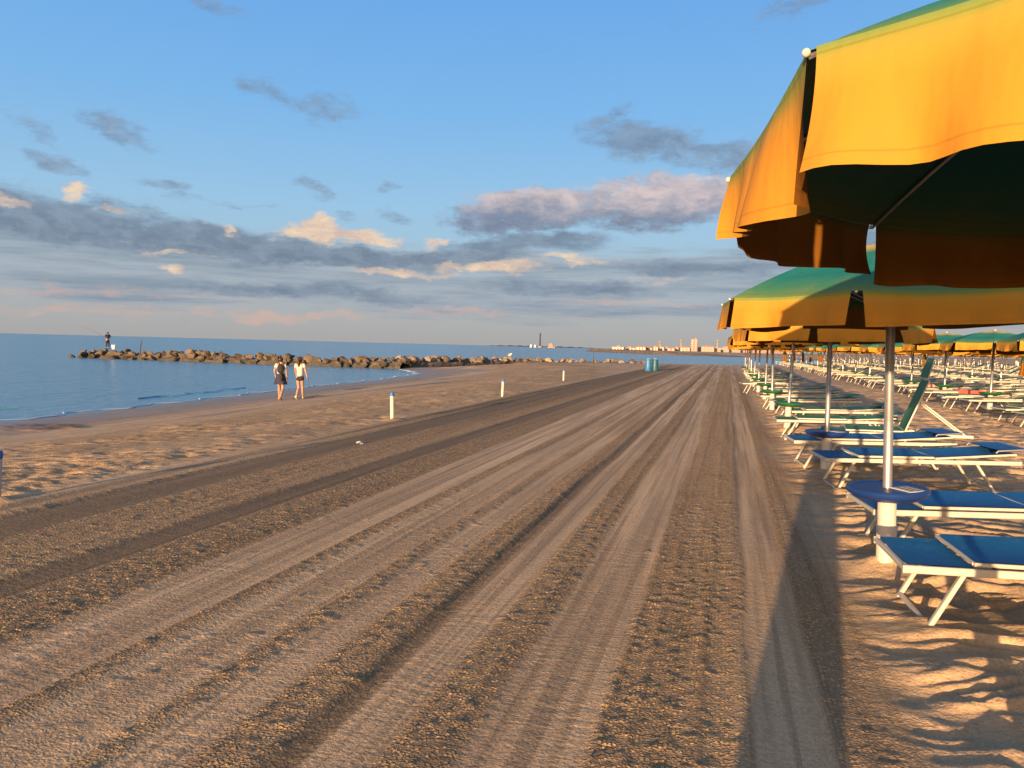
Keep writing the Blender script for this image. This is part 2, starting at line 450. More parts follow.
def axis(segs):
    out = [segs[0][0]]
    for (a, b, d0, d1) in segs:
        p = a
        while p < b - 1e-6:
            t = (p - a) / (b - a)
            d = d0 * (d1 / d0) ** t
            p = min(b, p + d)
            if b - p < 0.4 * d: p = b
            out.append(p)
    return np.array(out)
XS = axis([(-9000, -600, 1400, 120), (-600, -110, 60, 8), (-110, -34, 3.0, 0.7), (-34, -14, 0.45, 0.14), (-14, -7, 0.10, 0.045), (-7, -3, 0.034, 0.022), (-3, 4.2, 0.020, 0.020),
           (4.2, 12, 0.03, 0.16), (12, 60, 0.2, 1.5), (60, 600, 3, 60), (600, 9000, 150, 1400)])
YS = axis([(-400, -20, 80, 4), (-20, 1.5, 2.0, 0.06), (1.5, 2.3, 0.05, 0.03), (2.3, 8, 0.02, 0.026), (8, 16, 0.030, 0.07), (16, 40, 0.08, 0.24), (40, 130, 0.26, 1.0),
           (130, 640, 1.6, 7), (640, 9000, 15, 900)])
XX, YY = np.meshgrid(XS, YS)
px = XX.ravel(); py = YY.ravel()
pz, a_clod, a_damp, a_wet, a_rough, a_berm = terrain(px, py)
nx, ny = len(XS), len(YS)
print('terrain verts', nx, ny, nx * ny)
def height_at(x, y):
    return float(terrain(np.array([float(x)]), np.array([float(y)]))[0][0])

me = bpy.data.meshes.new('sand_beach')
nv = nx * ny; nf = (nx - 1) * (ny - 1)
me.vertices.add(nv)
co = np.empty((nv, 3), np.float32); co[:, 0] = px; co[:, 1] = py; co[:, 2] = pz
me.vertices.foreach_set('co', co.ravel())
ii, jj = np.meshgrid(np.arange(nx - 1), np.arange(ny - 1))
a = (jj * nx + ii).ravel()
quads = np.stack([a, a + 1, a + nx + 1, a + nx], 1).astype(np.int32)
me.loops.add(nf * 4); me.loops.foreach_set('vertex_index', quads.ravel())
me.polygons.add(nf)
me.polygons.foreach_set('loop_start', np.arange(0, nf * 4, 4, dtype=np.int32))
me.polygons.foreach_set('use_smooth', np.ones(nf, dtype=bool))
for nm, arr in (('clod', a_clod), ('damp', a_damp), ('wet', a_wet), ('rough', a_rough), ('berm', a_berm)):
    at = me.attributes.new(nm, 'FLOAT', 'POINT'); at.data.foreach_set('value', arr.astype(np.float32))
me.update(calc_edges=True)

def sand_mat():
    m, nt, b = newmat('beach_sand')
    tc = N(nt, 'ShaderNodeTexCoord'); o = tc.outputs['Object']
    def A(n): return N(nt, 'ShaderNodeAttribute', attribute_name=n).outputs['Fac']
    clod, damp, wet, rough = A('clod'), A('damp'), A('wet'), A('rough')
    big = noise(nt, mapping(nt, o, (0.35, 0.22, 1)), 1.0, 4)
    lane = noise(nt, mapping(nt, o, (2.6, 0.10, 1)), 1.0, 5, 0.65)
    grain = noise(nt, o, 55, 3, 0.7)
    speck = noise(nt, o, 170, 2, 0.6)
    dry = mixc(nt, smooth(nt, big, 0.3, 0.7), (0.51, 0.360, 0.218), (0.58, 0.415, 0.258))
    dry = mixc(nt, mathn(nt, 'MULTIPLY', smooth(nt, lane, 0.42, 0.62), 0.8), dry, (0.31, 0.220, 0.142))
    fine_l = noise(nt, mapping(nt, o, (11, 0.10, 1)), 1.0, 4, 0.6)
    onroad = mathn(nt, 'SUBTRACT', 1.0, rough, clamp=True)
    dry = mixc(nt, mathn(nt, 'MULTIPLY', smooth(nt, fine_l, 0.52, 0.60), mathn(nt, 'MULTIPLY', onroad, 0.62)), dry, (0.24, 0.168, 0.102))
    # loose clods are drier and yellower than the pressed lanes
    dry = mixc(nt, mathn(nt, 'MULTIPLY', clod, 0.45), dry, (0.42, 0.275, 0.145))
    dry = mixc(nt, mathn(nt, 'MULTIPLY', rough, 0.55), dry, (0.36, 0.255, 0.158))
    c = mixc(nt, mathn(nt, 'MULTIPLY', damp, 0.90), dry, (0.130, 0.092, 0.057))
    pt = noise(nt, mapping(nt, o, (1, 0.5, 1)), 3.2, 4)
    c = mixc(nt, mathn(nt, 'MULTIPLY', smooth(nt, pt, 0.52, 0.72), mathn(nt, 'MULTIPLY', clod, 0.40)), c, (0.14, 0.10, 0.06))
    # single crumbs on the damp sand, sunlit orange put into their colour
    vc = N(nt, 'ShaderNodeTexVoronoi'); setin(vc, Scale=52.0); nt.links.new(o, vc.inputs['Vector'])
    sc_ = N(nt, 'ShaderNodeSeparateColor'); nt.links.new(vc.outputs['Color'], sc_.inputs[0])
    crumb = mathn(nt, 'MULTIPLY', smooth(nt, sc_.outputs[0], 0.52, 0.80), smooth(nt, vc.outputs['Distance'], 0.62, 0.40))
    crumb = mathn(nt, 'MULTIPLY', crumb, mathn(nt, 'ADD', mathn(nt, 'MULTIPLY', clod, 0.95), 0.08))
    c = mixc(nt, crumb, c, (0.60, 0.385, 0.175))
    c = mixc(nt, mathn(nt, 'MULTIPLY', wet, 0.75), c, (0.19, 0.135, 0.092))
    g = mathn(nt, 'ADD', mathn(nt, 'MULTIPLY', grain, 0.5), mathn(nt, 'MULTIPLY', speck, 0.5))
    gg = N(nt, 'ShaderNodeMapRange'); setin(gg, **{'From Min': 0.3, 'From Max': 0.7, 'To Min': 0.60, 'To Max': 1.32}); nt.links.new(g, gg.inputs['Value'])
    cc = N(nt, 'ShaderNodeCombineColor')
    for i in range(3): nt.links.new(gg.outputs['Result'], cc.inputs[i])
    c = mixc(nt, 1.0, c, cc.outputs[0], 'MULTIPLY')
    nt.links.new(c, b.inputs['Base Color'])
    rg = N(nt, 'ShaderNodeMapRange'); setin(rg, **{'To Min': 0.95, 'To Max': 0.42}); nt.links.new(wet, rg.inputs['Value'])
    nt.links.new(rg.outputs['Result'], b.inputs['Roughness'])
    b.inputs['Specular IOR Level'].default_value = 0.2
    # relief too fine for the mesh
    h1 = noise(nt, o, 42, 4, 0.65)
    vr = N(nt, 'ShaderNodeTexVoronoi'); setin(vr, Scale=62.0); nt.links.new(o, vr.inputs['Vector'])
    cl = mathn(nt, 'ADD', mathn(nt, 'MULTIPLY', smooth(nt, vr.outputs['Distance'], 0.55, 0.05), 0.5), mathn(nt, 'MULTIPLY', crumb, 0.9))
    h2 = mathn(nt, 'MULTIPLY', cl, mathn(nt, 'ADD', mathn(nt, 'MULTIPLY', clod, 1.0), mathn(nt, 'MULTIPLY', rough, 0.25)))
    h3 = noise(nt, mapping(nt, o, (22, 0.7, 1)), 1.0, 3)
    h4 = noise(nt, mapping(nt, o, (2.5, 26, 1)), 1.0, 3)
    dryf = mathn(nt, 'SUBTRACT', 1.0, mathn(nt, 'MULTIPLY', wet, 0.9))
    hs = mathn(nt, 'ADD', mathn(nt, 'MULTIPLY', h1, 0.6), mathn(nt, 'MULTIPLY', h2, 0.9))
    hs = mathn(nt, 'ADD', hs, mathn(nt, 'MULTIPLY', mathn(nt, 'ADD', h3, h4), 0.35))
    hs = mathn(nt, 'MULTIPLY', hs, dryf)
    hs = mathn(nt, 'MULTIPLY', hs, mathn(nt, 'SUBTRACT', 1.0, mathn(nt, 'MULTIPLY', rough, 0.55)))
    bb = bump(nt, hs, 0.9, 0.018)
    h5 = noise(nt, o, 4.5, 4, 0.6)
    h5 = mathn(nt, 'MULTIPLY', h5, mathn(nt, 'ADD', 0.15, mathn(nt, 'MULTIPLY', rough, 0.25)))
    bb = bump(nt, mathn(nt, 'MULTIPLY', h5, dryf), 0.7, 0.10, bb)
    nt.links.new(bb, b.inputs['Normal'])
    return m
sand = link('sand_beach', me, sand_mat())
tag(sand, kind='structure')
tag(sand, 'groomed golden sand beach with tractor lanes, clods and a wet rim along the sea')

# ------------------------------------------------------------------ sea
def sea_mat():
    m, nt, b = newmat('sea_water')
    tc = N(nt, 'ShaderNodeTexCoord'); o = tc.outputs['Object']
    big = noise(nt, mapping(nt, o, (0.012, 0.03, 1)), 1.0, 3)
    c = mixc(nt, big, (0.065, 0.215, 0.320), (0.10, 0.265, 0.37))
    nt.links.new(c, b.inputs['Base Color'])
    setin(b, Roughness=0.22, IOR=1.33)
    n1 = noise(nt, mapping(nt, o, (0.9, 0.28, 1), rot=(0, 0, 0.25)), 1.0, 4, 0.6)
    n2 = noise(nt, mapping(nt, o, (3.2, 1.5, 1), rot=(0, 0, -0.2)), 1.0, 4, 0.6)
    n3 = noise(nt, mapping(nt, o, (0.22, 0.05, 1), rot=(0, 0, 0.1)), 1.0, 2)
    bb = bump(nt, n1, 0.7, 0.20)
    bb = bump(nt, n2, 0.6, 0.07, bb)
    bb = bump(nt, n3, 0.5, 0.30, bb)
    nt.links.new(bb, b.inputs['Normal'])
    return m
mb = MB()
gx = [-40000, -8000, -1500, -300, -60, -10, 60, 300, 1500, 8000, 40000]; gy = [-3000, -400, 0, 60, 200, 600, 2000, 8000, 40000]
for yy in gy:
    for xx in gx: mb.v.append((xx, yy, SEA))
for j in range(len(gy) - 1):
    for i in range(len(gx) - 1):
        a = j * len(gx) + i; mb.f.append((a, a + 1, a + len(gx) + 1, a + len(gx)))
sea = mb.build('sea', sea_mat())
tag(sea, 'calm blue sea reaching to the horizon', kind='structure')

# small breaking swells and the foam lip along the sand
foam_m, nt_, b_ = newmat('foam')
tc_ = N(nt_, 'ShaderNodeTexCoord')
nt_.links.new(mixc(nt_, noise(nt_, tc_.outputs['Object'], 3, 4), (0.35, 0.42, 0.48), (0.62, 0.64, 0.65)), b_.inputs['Base Color']); setin(b_, Roughness=0.6)
def strip(pts, w, z):
    m = MB()
    P = [Vector((p[0], p[1], 0)) for p in pts]
    for i, p in enumerate(P):
        d = (P[min(i + 1, len(P) - 1)] - P[max(i - 1, 0)]).normalized(); s = Vector((-d.y, d.x, 0))
        ww = w * (0.25 + 0.9 * random.random()) * (0.15 + 0.85 * max(0.0, math.sin(math.pi * i / (len(P) - 1))) ** 0.7) * (0.1 if i in (0, len(P) - 1) else 1)
        off = 0.22 * math.sin(i * 0.9) + 0.15 * math.sin(i * 2.3 + 1)
        q = p + s * off
        for t, hz in ((-1, 0), (-0.4, 0.6), (0.3, 1.0), (1, 0)):
            m.v.append((q.x + s.x * ww * t, q.y + s.y * ww * t, z + hz * 0.02))
    for i in range(len(P) - 1):
        for k in range(3): m.f.append((i * 4 + k, i * 4 + k + 1, i * 4 + k + 5, i * 4 + k + 4))
    return m
def resample(pts, step):
    out = []
    for (a, b) in zip(pts[:-1], pts[1:]):
        L = math.dist(a, b); n = max(1, int(L / step))
        for k in range(n): out.append((a[0] + (b[0] - a[0]) * k / n, a[1] + (b[1] - a[1]) * k / n))
    out.append(pts[-1]); return out
coastA = [(-18.5, 8), (-18.75, 16), (-19.2, 20), (-19.5, 25), (-20.8, 34.6), (-21.6, 45.3), (-23.5, 56.7), (-26, 61.2), (-28.7, 65)]
foam = strip(resample([(x - 0.15, y) for x, y in coastA], 0.5), 0.10, SEA + 0.012).build('foam', foam_m, smooth=True)
sea_m = sea.data.materials[0]
for q_, (pp_, w_, lb_) in enumerate([([(-21.8, 9), (-22.0, 15), (-22.3, 19.5)], 0.42, 'low swell rolling in just off the near wet sand'),
                                     ([(-21.6, 24.5), (-22.2, 29), (-23.0, 33)], 0.34, 'low swell rolling in beyond the two walking women')]):
    sw_ = strip(resample(pp_, 0.4), w_, SEA - 0.004)
    sw_.v = [(a_, b__, SEA - 0.01 + (c_ - SEA + 0.004) * 3.0) for (a_, b__, c_) in sw_.v]
    o = sw_.build('swell', sea_m, None, True); tag(o, lb_, kind='stuff')
tag(foam, 'thin pale lip of foam where the calm sea meets the sand', kind='stuff')

# ------------------------------------------------------------------ umbrellas
UR, HEM, APEX, DROP = 1.12, 1.92, 2.31, 0.20
def hem_sag(seed, k): return 0.012 + 0.016 * random.Random(seed * 77 + k % 8).random()
def corner(k, r=UR):
    t = R(22.5 + 45 * k)
    return r * math.cos(t), r * math.sin(t)
def dome(t):
    return HEM + (APEX - HEM) * (1 - t ** 1.55)
def canopy_mb(nr, na, seed=0):
    rn = random.Random(seed)
    m = MB()
    for k in range(8):
        ax, ay = corner(k); bx, by = corner(k + 1)
        sag = hem_sag(seed, k)
        def fn(u, v, ax=ax, ay=ay, bx=bx, by=by, sag=sag):
            t = max(u, 0.001)
            x = (ax + (bx - ax) * v) * t; y = (ay + (by - ay) * v) * t
            z = dome(t) - sag * math.sin(math.pi * v) * t * (1.6 - 0.6 * t)
            return (x, y, z)
        m.sheet(fn, nr, na)
        m.attr += [i / nr for i in range(nr + 1) for j in range(na + 1)]
    return m
def valance_panel(k, seed, nu=16, nv=8, drop=DROP, m=None, calm=1.0, gap=0.030):
    rn = random.Random(seed * 31 + k)
    ax, ay = corner(k); bx, by = corner(k + 1)
    L = math.hypot(bx - ax, by - ay)
    tx, ty = (bx - ax) / L, (by - ay) / L
    ox, oy = ty, -tx
    if ox * (ax + bx) + oy * (ay + by) < 0: ox, oy = -ox, -oy
    p1, p2, p3 = rn.random() * 6, rn.random() * 6, rn.random() * 6
    amp = (0.010 + 0.012 * rn.random()) * calm
    c0, c1 = (rn.uniform(-0.02, 0.045) * calm for _ in range(2))
    dk = drop if isinstance(drop, (int, float)) else drop[k]
    dk = dk if isinstance(dk, tuple) else (dk, dk)
    d0 = dk[0] * rn.uniform(0.95, 1.05); d1 = dk[1] * rn.uniform(0.95, 1.05)
    sag = hem_sag(seed, k)
    if m is None: m = MB()
    def fn(u, v):
        inset = gap + 0.012 * v
        s = inset + u * (L - 2 * inset)
        q = s / L
        zt = HEM + 0.004 - sag * math.sin(math.pi * q)
        # the cloth swings with soft folds that grow towards the hem
        w = v * (amp * math.sin(q * 9 + p1) + amp * 0.8 * math.sin(q * 17 + p2)) + v * v * 0.010 * math.sin(q * 29 + p3)
        curl = v * v * (c0 * math.exp(-((q) / 0.14) ** 2) + c1 * math.exp(-((1 - q) / 0.14) ** 2))
        out = 0.002 + 0.018 * math.sin(v * 1.6) + w + curl
        d = (d0 * (1 - q) + d1 * q) * v + v * 0.012 * math.sin(q * 5 + p3)
        return (ax + tx * s + ox * out, ay + ty * s + oy * out, zt - d)
    m.sheet(lambda u, v: fn(1 - u, v), nu, nv)
    m.attr += [1.0 + j / nv for i in range(nu + 1) for j in range(nv + 1)]
    return m
def pole_mb(n=14):
    return MB().lathe([(0.030, 0.45), (0.030, 1.05), (0.0285, 1.052), (0.0285, 2.26)], n)
def base_mb(n=18):
    return MB().lathe([(0.062, -0.30), (0.062, 0.30), (0.058, 0.305), (0.058, 0.485), (0.048, 0.50)], n)
def table_mb(n=36):
    return MB().lathe([(0.05, 0.490), (0.19, 0.500), (0.235, 0.528), (0.253, 0.548), (0.256, 0.566), (0.248, 0.578), (0.232, 0.581), (0.225, 0.574), (0.05, 0.574)], n)

def make_umbrella(seed, table, sticker=True, drop=DROP, gap=0.030, calm=1.0):
    root = empty('beach_umbrella')
    pole_mb().build('pole', M['steel'], root, True)
    base_mb().build('base_tube', M['white_plastic'], root, True)
    t = table_mb().build('table_top', M[table], root, True) if table else None
    if sticker and t:
        MB().box((0.11, -0.07, 0.577), (0.13, 0.17, 0.003), Euler((0, 0, 0.5))).build('sticker', M['sticker'], t)
        s2 = MB()
        for i in range(4):
            for j in range(2):
                s2.box((0.11 + (j - 0.5) * 0.052, -0.07 + (i - 1.5) * 0.036, 0.5795), (0.036, 0.022, 0.0015), Euler((0, 0, 0.0)))
        # printed grid turned with its sticker
        c = Vector((0.11, -0.07, 0)); Rm = Matrix.Rotation(0.5, 3, 'Z')
        s2.v = [tuple(Rm @ (Vector(p) - c) + c) for p in s2.v]
        s2.build('printed_grid', M['grey_cotton'], t)
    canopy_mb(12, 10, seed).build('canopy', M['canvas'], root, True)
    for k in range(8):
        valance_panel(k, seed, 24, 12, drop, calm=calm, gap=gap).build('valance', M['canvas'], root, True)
    hub = MB().lathe([(0.05, APEX - 0.075), (0.055, APEX - 0.06), (0.055, APEX - 0.03), (0.03, APEX - 0.02)], 14).build('hub', M['white_plastic'], root, True)
    MB().lathe([(0.012, APEX - 0.01), (0.030, APEX + 0.002), (0.026, APEX + 0.02), (0.010, APEX + 0.035)], 12).build('finial', M['white_plastic'], root, True)
    MB().lathe([(0.045, APEX - 0.50), (0.05, APEX - 0.49), (0.05, APEX - 0.45), (0.04, APEX - 0.44)], 14).build('runner', M['white_plastic'], root, True)
    for k in range(8):
        t = R(22.5 + 45 * k); c, s = math.cos(t), math.sin(t)
        pts = []
        for i in range(9):
            q = 0.03 + 0.97 * i / 8
            pts.append((UR * q * c, UR * q * s, dome(q) - 0.012))
        rb = MB().tube(pts, 0.0055, 6).build('rib', M['steel'], root, True)
        MB().ball(((UR + 0.008) * c, (UR + 0.008) * s, HEM - 0.006), 0.0085, 10, 7).build('rib_tip', M['white_plastic'], rb, True)
        MB().tube([(0.045 * c, 0.045 * s, APEX - 0.47), (UR * 0.55 * c, UR * 0.55 * s, dome(0.55) - 0.02)], 0.0045, 6).build('strut', M['steel'], root, True)
    return root
def make_far_umbrella(seed, table, ring=False):
    root = empty('beach_umbrella')
    MB().lathe([(0.030, 0.45), (0.0285, 2.26)], 8).build('pole', M['steel'], root, True)
    MB().lathe([(0.062, -0.30), (0.058, 0.485)], 10).build('base_tube', M['white_plastic'], root, True)
    MB().lathe([(0.05, 0.49), (0.26, 0.525), (0.285, 0.56), (0.05, 0.575)], 16).build('table_top', M[table], root, True)
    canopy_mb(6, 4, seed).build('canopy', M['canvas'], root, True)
    if ring:
        m = MB()
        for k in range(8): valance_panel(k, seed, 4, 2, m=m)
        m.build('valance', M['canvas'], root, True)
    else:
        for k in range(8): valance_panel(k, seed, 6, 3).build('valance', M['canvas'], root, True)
    return root

UNIT = ['', 'first', 'second', 'third', 'fourth', 'fifth', 'sixth', 'seventh', 'eighth', 'ninth', 'tenth', 'eleventh', 'twelfth', 'thirteenth', 'fourteenth',
        'fifteenth', 'sixteenth', 'seventeenth', 'eighteenth', 'nineteenth']
def ordinal(n):
    if n < 20: return UNIT[n]
    if n % 10 == 0: return {2: 'twentieth', 3: 'thirtieth', 4: 'fortieth'}[n // 10]
    return {2: 'twenty', 3: 'thirty', 4: 'forty'}[n // 10] + '-' + UNIT[n % 10]
ORD = [ordinal(n) for n in range(1, 49)]
ROWNAME = ['row beside the track'] + [ordinal(n) + ' row from the track' for n in range(2, 10)]
UG = 'green and yellow beach umbrellas standing in rows'
protoN = {'table_blue': make_umbrella(3, 'table_blue'), 'table_green': make_umbrella(5, 'table_green', False), 'close': make_umbrella(8, None, False, [0.205, 0.205, 0.20, (0.20, 0.265), 0.262, 0.262, 0.22, 0.205], 0.014, 2.3)}
protoN['close'].location = (0, 0, 0)
protoF = [make_far_umbrella(s, 'table_green') for s in (21, 22)] + [make_far_umbrella(s, 'table_green', True) for s in (23, 24)]
used = set()
def place_umbrella(x, y, row, idx, rot=0.0, table='table_green', near=False, label=None):
    far = 2 + idx % 2 if y > 58 else idx % 2
    key = ('n', table) if near else ('f', far)
    p = protoN[table] if near else protoF[far]
    o = p if key not in used else copy_tree(p)
    used.add(key)
    o.location = (x + random.uniform(-0.08, 0.08), y + random.uniform(-0.15, 0.15) if row else y, 0); o.rotation_euler = (R(random.uniform(-1.8, 1.8)), R(random.uniform(-1.8, 1.8)), rot)
    wd = 1.2 if row else 1.04
    o.scale = (wd, wd, random.uniform(0.975, 1.03) + (0.02 if row else 0))
    tag(o, label or f'green and yellow umbrella, {ORD[idx]} one in the {ROWNAME[row]}', 'umbrella', UG)
    return o

# ------------------------------------------------------------------ loungers
BL, BW, BH = 2.02, 0.72, 0.385
def panel_frame(m, x0, x1, z, y=0.335, w=0.028, h=0.022):
    m.bar((x0, -y, z), (x1, -y, z), w, h); m.bar((x0, y, z), (x1, y, z), w, h)
def fabric(m, x0, x1, z, y=0.325, sag=0.02, zfn=None, nu=8, nv=8, th=0.006):
    def top(u, v):
        x = x0 + (x1 - x0) * u; yy = -y + 2 * y * v
        zz = z - sag * math.sin(math.pi * v) * (0.5 + 0.5 * math.sin(math.pi * u))
        return (x, yy, zz)
    def bot(u, v):
        p = top(u, 1 - v); return (p[0], p[1], p[2] - th)
    m.sheet(top, nu, nv); m.sheet(bot, nu, nv)
    return m
def rot_about(m, ang, px_, pz_):
    c, s = math.cos(ang), math.sin(ang)
    m.v = [(px_ + (x - px_) * c - (z - pz_) * s, y, pz_ + (x - px_) * s + (z - pz_) * c) for (x, y, z) in m.v]
    return m
def make_bed(fab, back_deg=4.0, hood_deg=-2.0, name='sun_lounger'):
    root = empty(name)
    m = MB(); z = BH - 0.022
    for y in (-BW / 2 + 0.022, BW / 2 - 0.022):
        m.bar((0.0, y, z), (BL, y, z), 0.030, 0.044)
    for x in (0.015, BL - 0.015): m.bar((x, -BW / 2 + 0.037, z + 0.003), (x, BW / 2 - 0.037, z + 0.003), 0.030, 0.032)
    for x in (0.5, 1.16): m.bar((x, -BW / 2 + 0.037, z - 0.006), (x, BW / 2 - 0.037, z - 0.006), 0.022, 0.022)
    m.build('frame', M['white_paint'], root, True)
    fabric(MB(), 0.03, 0.37, BH + 0.004, 0.318, 0.015).build('foot_panel', M[fab], root, True)
    s = MB(); panel_frame(s, 0.36, 1.13, BH + 0.024); s.bar((0.365, -0.321, BH + 0.024), (0.365, 0.321, BH + 0.024), 0.02, 0.02)
    st = s.build('seat_frame', M['white_paint'], root, True)
    fabric(MB(), 0.375, 1.13, BH + 0.040, 0.332, 0.022).build('seat_fabric', M[fab], st, True)
    a = R(back_deg)
    b = MB(); panel_frame(b, 1.15, 1.97, BH + 0.014); b.bar((1.965, -0.32, BH + 0.014), (1.965, 0.32, BH + 0.014), 0.022, 0.022); b.bar((1.155, -0.32, BH + 0.014), (1.155, 0.32, BH + 0.014), 0.022, 0.022)
    bk = rot_about(b, a, 1.14, BH + 0.02).build('backrest', M['white_paint'], root, True)
    rot_about(fabric(MB(), 1.16, 1.96, BH + 0.030, 0.332, 0.02), a, 1.14, BH + 0.02).build('back_fabric', M[fab], bk, True)
    for (xt, xb) in ((0.33, 0.14), (1.58, 1.80)):
        l = MB()
        for y in (-0.30, 0.30): l.bar((xt, y, BH - 0.03), (xb, y, 0.0), 0.040, 0.026, up=(1, 0, 0.3))
        l.bar((xb + 0.012, -0.285, 0.03), (xb + 0.012, 0.285, 0.03), 0.028, 0.028)
        l.build('leg', M['white_paint'], root, True)
    # the folding shade over the head end
    hl = 0.62 if back_deg < 30 else 0.80
    ex = 1.14 + math.cos(a) * hl; ez = BH + 0.045 + math.sin(a) * hl
    h = MB(); w = 0.352
    h.tube([(ex, -w, ez), (ex + 0.02, -w, ez + 0.02), (ex + 0.30, -w, ez + 0.03), (ex + 0.33, -w + 0.05, ez + 0.03), (ex + 0.33, w - 0.05, ez + 0.03), (ex + 0.30, w, ez + 0.03), (ex + 0.02, w, ez + 0.02), (ex, w, ez)], 0.010, 8)
    h = rot_about(h, a + R(hood_deg), ex, ez)
    hd = h.build('sunshade_frame', M['steel'], root, True)
    rot_about(fabric(MB(), ex + 0.03, ex + 0.325, ez + 0.035, 0.335, 0.01, nu=4), a + R(hood_deg), ex, ez).build('sunshade_fabric', M[fab], hd, True)
    if back_deg > 30:
        for y in (-0.34, 0.34):
            MB().bar((1.14 + 0.52 * math.cos(a), y, BH + 0.52 * math.sin(a)), (1.14 + 0.80, y, BH - 0.02), 0.024, 0.02).build('prop', M['white_paint'], root, True)
    return root
def make_far_bed(fab, back_deg=4.0):
    root = empty('sun_lounger')
    m = MB(); z = BH - 0.022
    for y in (-0.338, 0.338): m.box((BL / 2, y, z), (BL, 0.030, 0.05))
    for x in (0.015, BL - 0.015): m.box((x, 0, z), (0.03, 0.64, 0.04))
    m.build('frame', M['white_paint'], root)
    a = R(back_deg)
    f = MB(); f.box((0.56, 0, BH + 0.01), (1.08, 0.64, 0.012)); f.build('seat_fabric', M[fab], root)
    b = MB(); b.box((1.60, 0, BH + 0.03), (0.90, 0.64, 0.014)); rot_about(b, a, 1.14, BH + 0.02).build('back_fabric', M[fab], root)
    b = MB()
    for y in (-0.335, 0.335): b.box((1.60, y, BH + 0.03), (0.92, 0.03, 0.03))
    b.box((2.045, 0, BH + 0.03), (0.03, 0.64, 0.028))
    rot_about(b, a, 1.14, BH + 0.02).build('backrest', M['white_paint'], root)
    for (xt, xb) in ((0.33, 0.14), (1.58, 1.80)):
        l = MB()
        for y in (-0.30, 0.30): l.bar((xt, y, BH - 0.03), (xb, y, 0.0), 0.04, 0.028, up=(1, 0, 0.3))
        l.bar((xb, -0.3, 0.02), (xb, 0.3, 0.02), 0.026, 0.026)
        l.build('leg', M['white_paint'], root)
    return root
BG = 'white framed sun loungers under the umbrellas'
bedN = {'fab_blue': make_bed('fab_blue'), 'fab_green': make_bed('fab_green', 3.0, 2), 'raised': make_bed('fab_green', 68, 3), 'fab_olive': make_bed('fab_olive', 3, 4)}
bedF = {('fab_green', 0): make_far_bed('fab_green', 4), ('fab_olive', 0): make_far_bed('fab_olive', 3), ('fab_green', 1): make_far_bed('fab_green', 24)}
usedb = set()
def place_bed(key, x, y, rz, label, near=True):
    d = bedN if near else bedF
    p = d[key]
    o = p if (near, key) not in usedb else copy_tree(p)
    usedb.add((near, key))
    zz = height_at(x + 0.2, y) * 0.5 + height_at(x + 1.8, y) * 0.5
    o.location = (x, y, min(0.012, max(-0.03, zz * 0.6)))
    o.rotation_euler = (0, R(-1.4), rz + R(8))
    tag(o, label, 'sun lounger', BG)
    o.scale = (1, 1, random.uniform(0.96, 1.03))
    return o

# row along the track
rowA_y = [1.42, 6.0, 11.0, 15.95, 20.85, 25.8, 30.75, 35.7, 40.6, 45.5, 50.4, 55.3]
for i, y in enumerate(rowA_y):
    x = 1.00 if i == 0 else 1.15 + random.uniform(-0.03, 0.03)
    o = place_umbrella(x, y, 0, i, rot=R(9 + random.uniform(-3, 3)), table='close' if i == 0 else ('table_blue' if i < 3 else 'table_green'), near=i < 8)
    if i > 2: o.location.x = x
    if i == 1: o.rotation_euler = (R(1.0), R(-1.8), R(3.5)); o.scale = (1.08, 1.08, 1.0); o.location = (1.15, 6.0, 0.035)
    if i == 2: o.location = (1.26, 10.52, 0); o.rotation_euler = (0, R(-0.6), R(7))
    if i == 0:
        o.scale = (1, 1, 1); o.location = (1.079, 2.035, 0.165); o.rotation_euler = (Matrix.Rotation(R(-3.3), 3, 'X') @ Matrix.Rotation(R(9.2), 3, 'Z')).to_euler()
        o['label'] = 'big close umbrella with golden valance overhead, first in the row beside the track'
bedsA = [  # umbrella index, foot end x, centre y, turn, kind
    (1, 0.97, 5.00, -0.09, 'fab_blue', 'blue sun lounger standing in front of the second umbrella pole by the track'),
    (1, 1.06, 6.62, 0.0, 'fab_blue', 'blue sun lounger just behind the second umbrella and its blue table'),
    (2, 1.04, 9.45, 0.0, 'fab_blue', 'blue sun lounger before the third umbrella pole, third lounger along the track'),
    (2, 0.86, 11.2, -0.02, 'fab_blue', 'blue sun lounger tucked behind the third umbrella and its blue table'),
    (2, 1.42, 12.75, -0.22, 'raised', 'green sun lounger with its backrest raised high above its flat neighbours'),
    (3, 0.86, 14.5, -0.10, 'fab_green', 'flat green lounger with long white rail before the fourth umbrella by the track'),
    (3, 1.15, 16.5, -0.03, 'fab_green', 'flat green lounger behind the fourth umbrella with the green table')]
for (_, x, y, rz, key, lab) in bedsA: place_bed(key, x, y, rz, lab)
for i in range(4, 12):
    for q, dy in enumerate((-0.85, 1.0)):
        y = rowA_y[i] + dy + random.uniform(-0.1, 0.1)
        key = random.choice(['fab_green', 'fab_green', 'fab_olive'])
        lab = f'{"green" if key == "fab_green" else "olive"} lounger {"before" if q == 0 else "behind"} the {ORD[i]} umbrella, {ROWNAME[0]}'
        place_bed(key, 1.05 + random.uniform(-0.25, 0.2) - (0.5 if (i == 6 and q == 0) else 0), y, R(random.uniform(-3, 3)), lab, True)
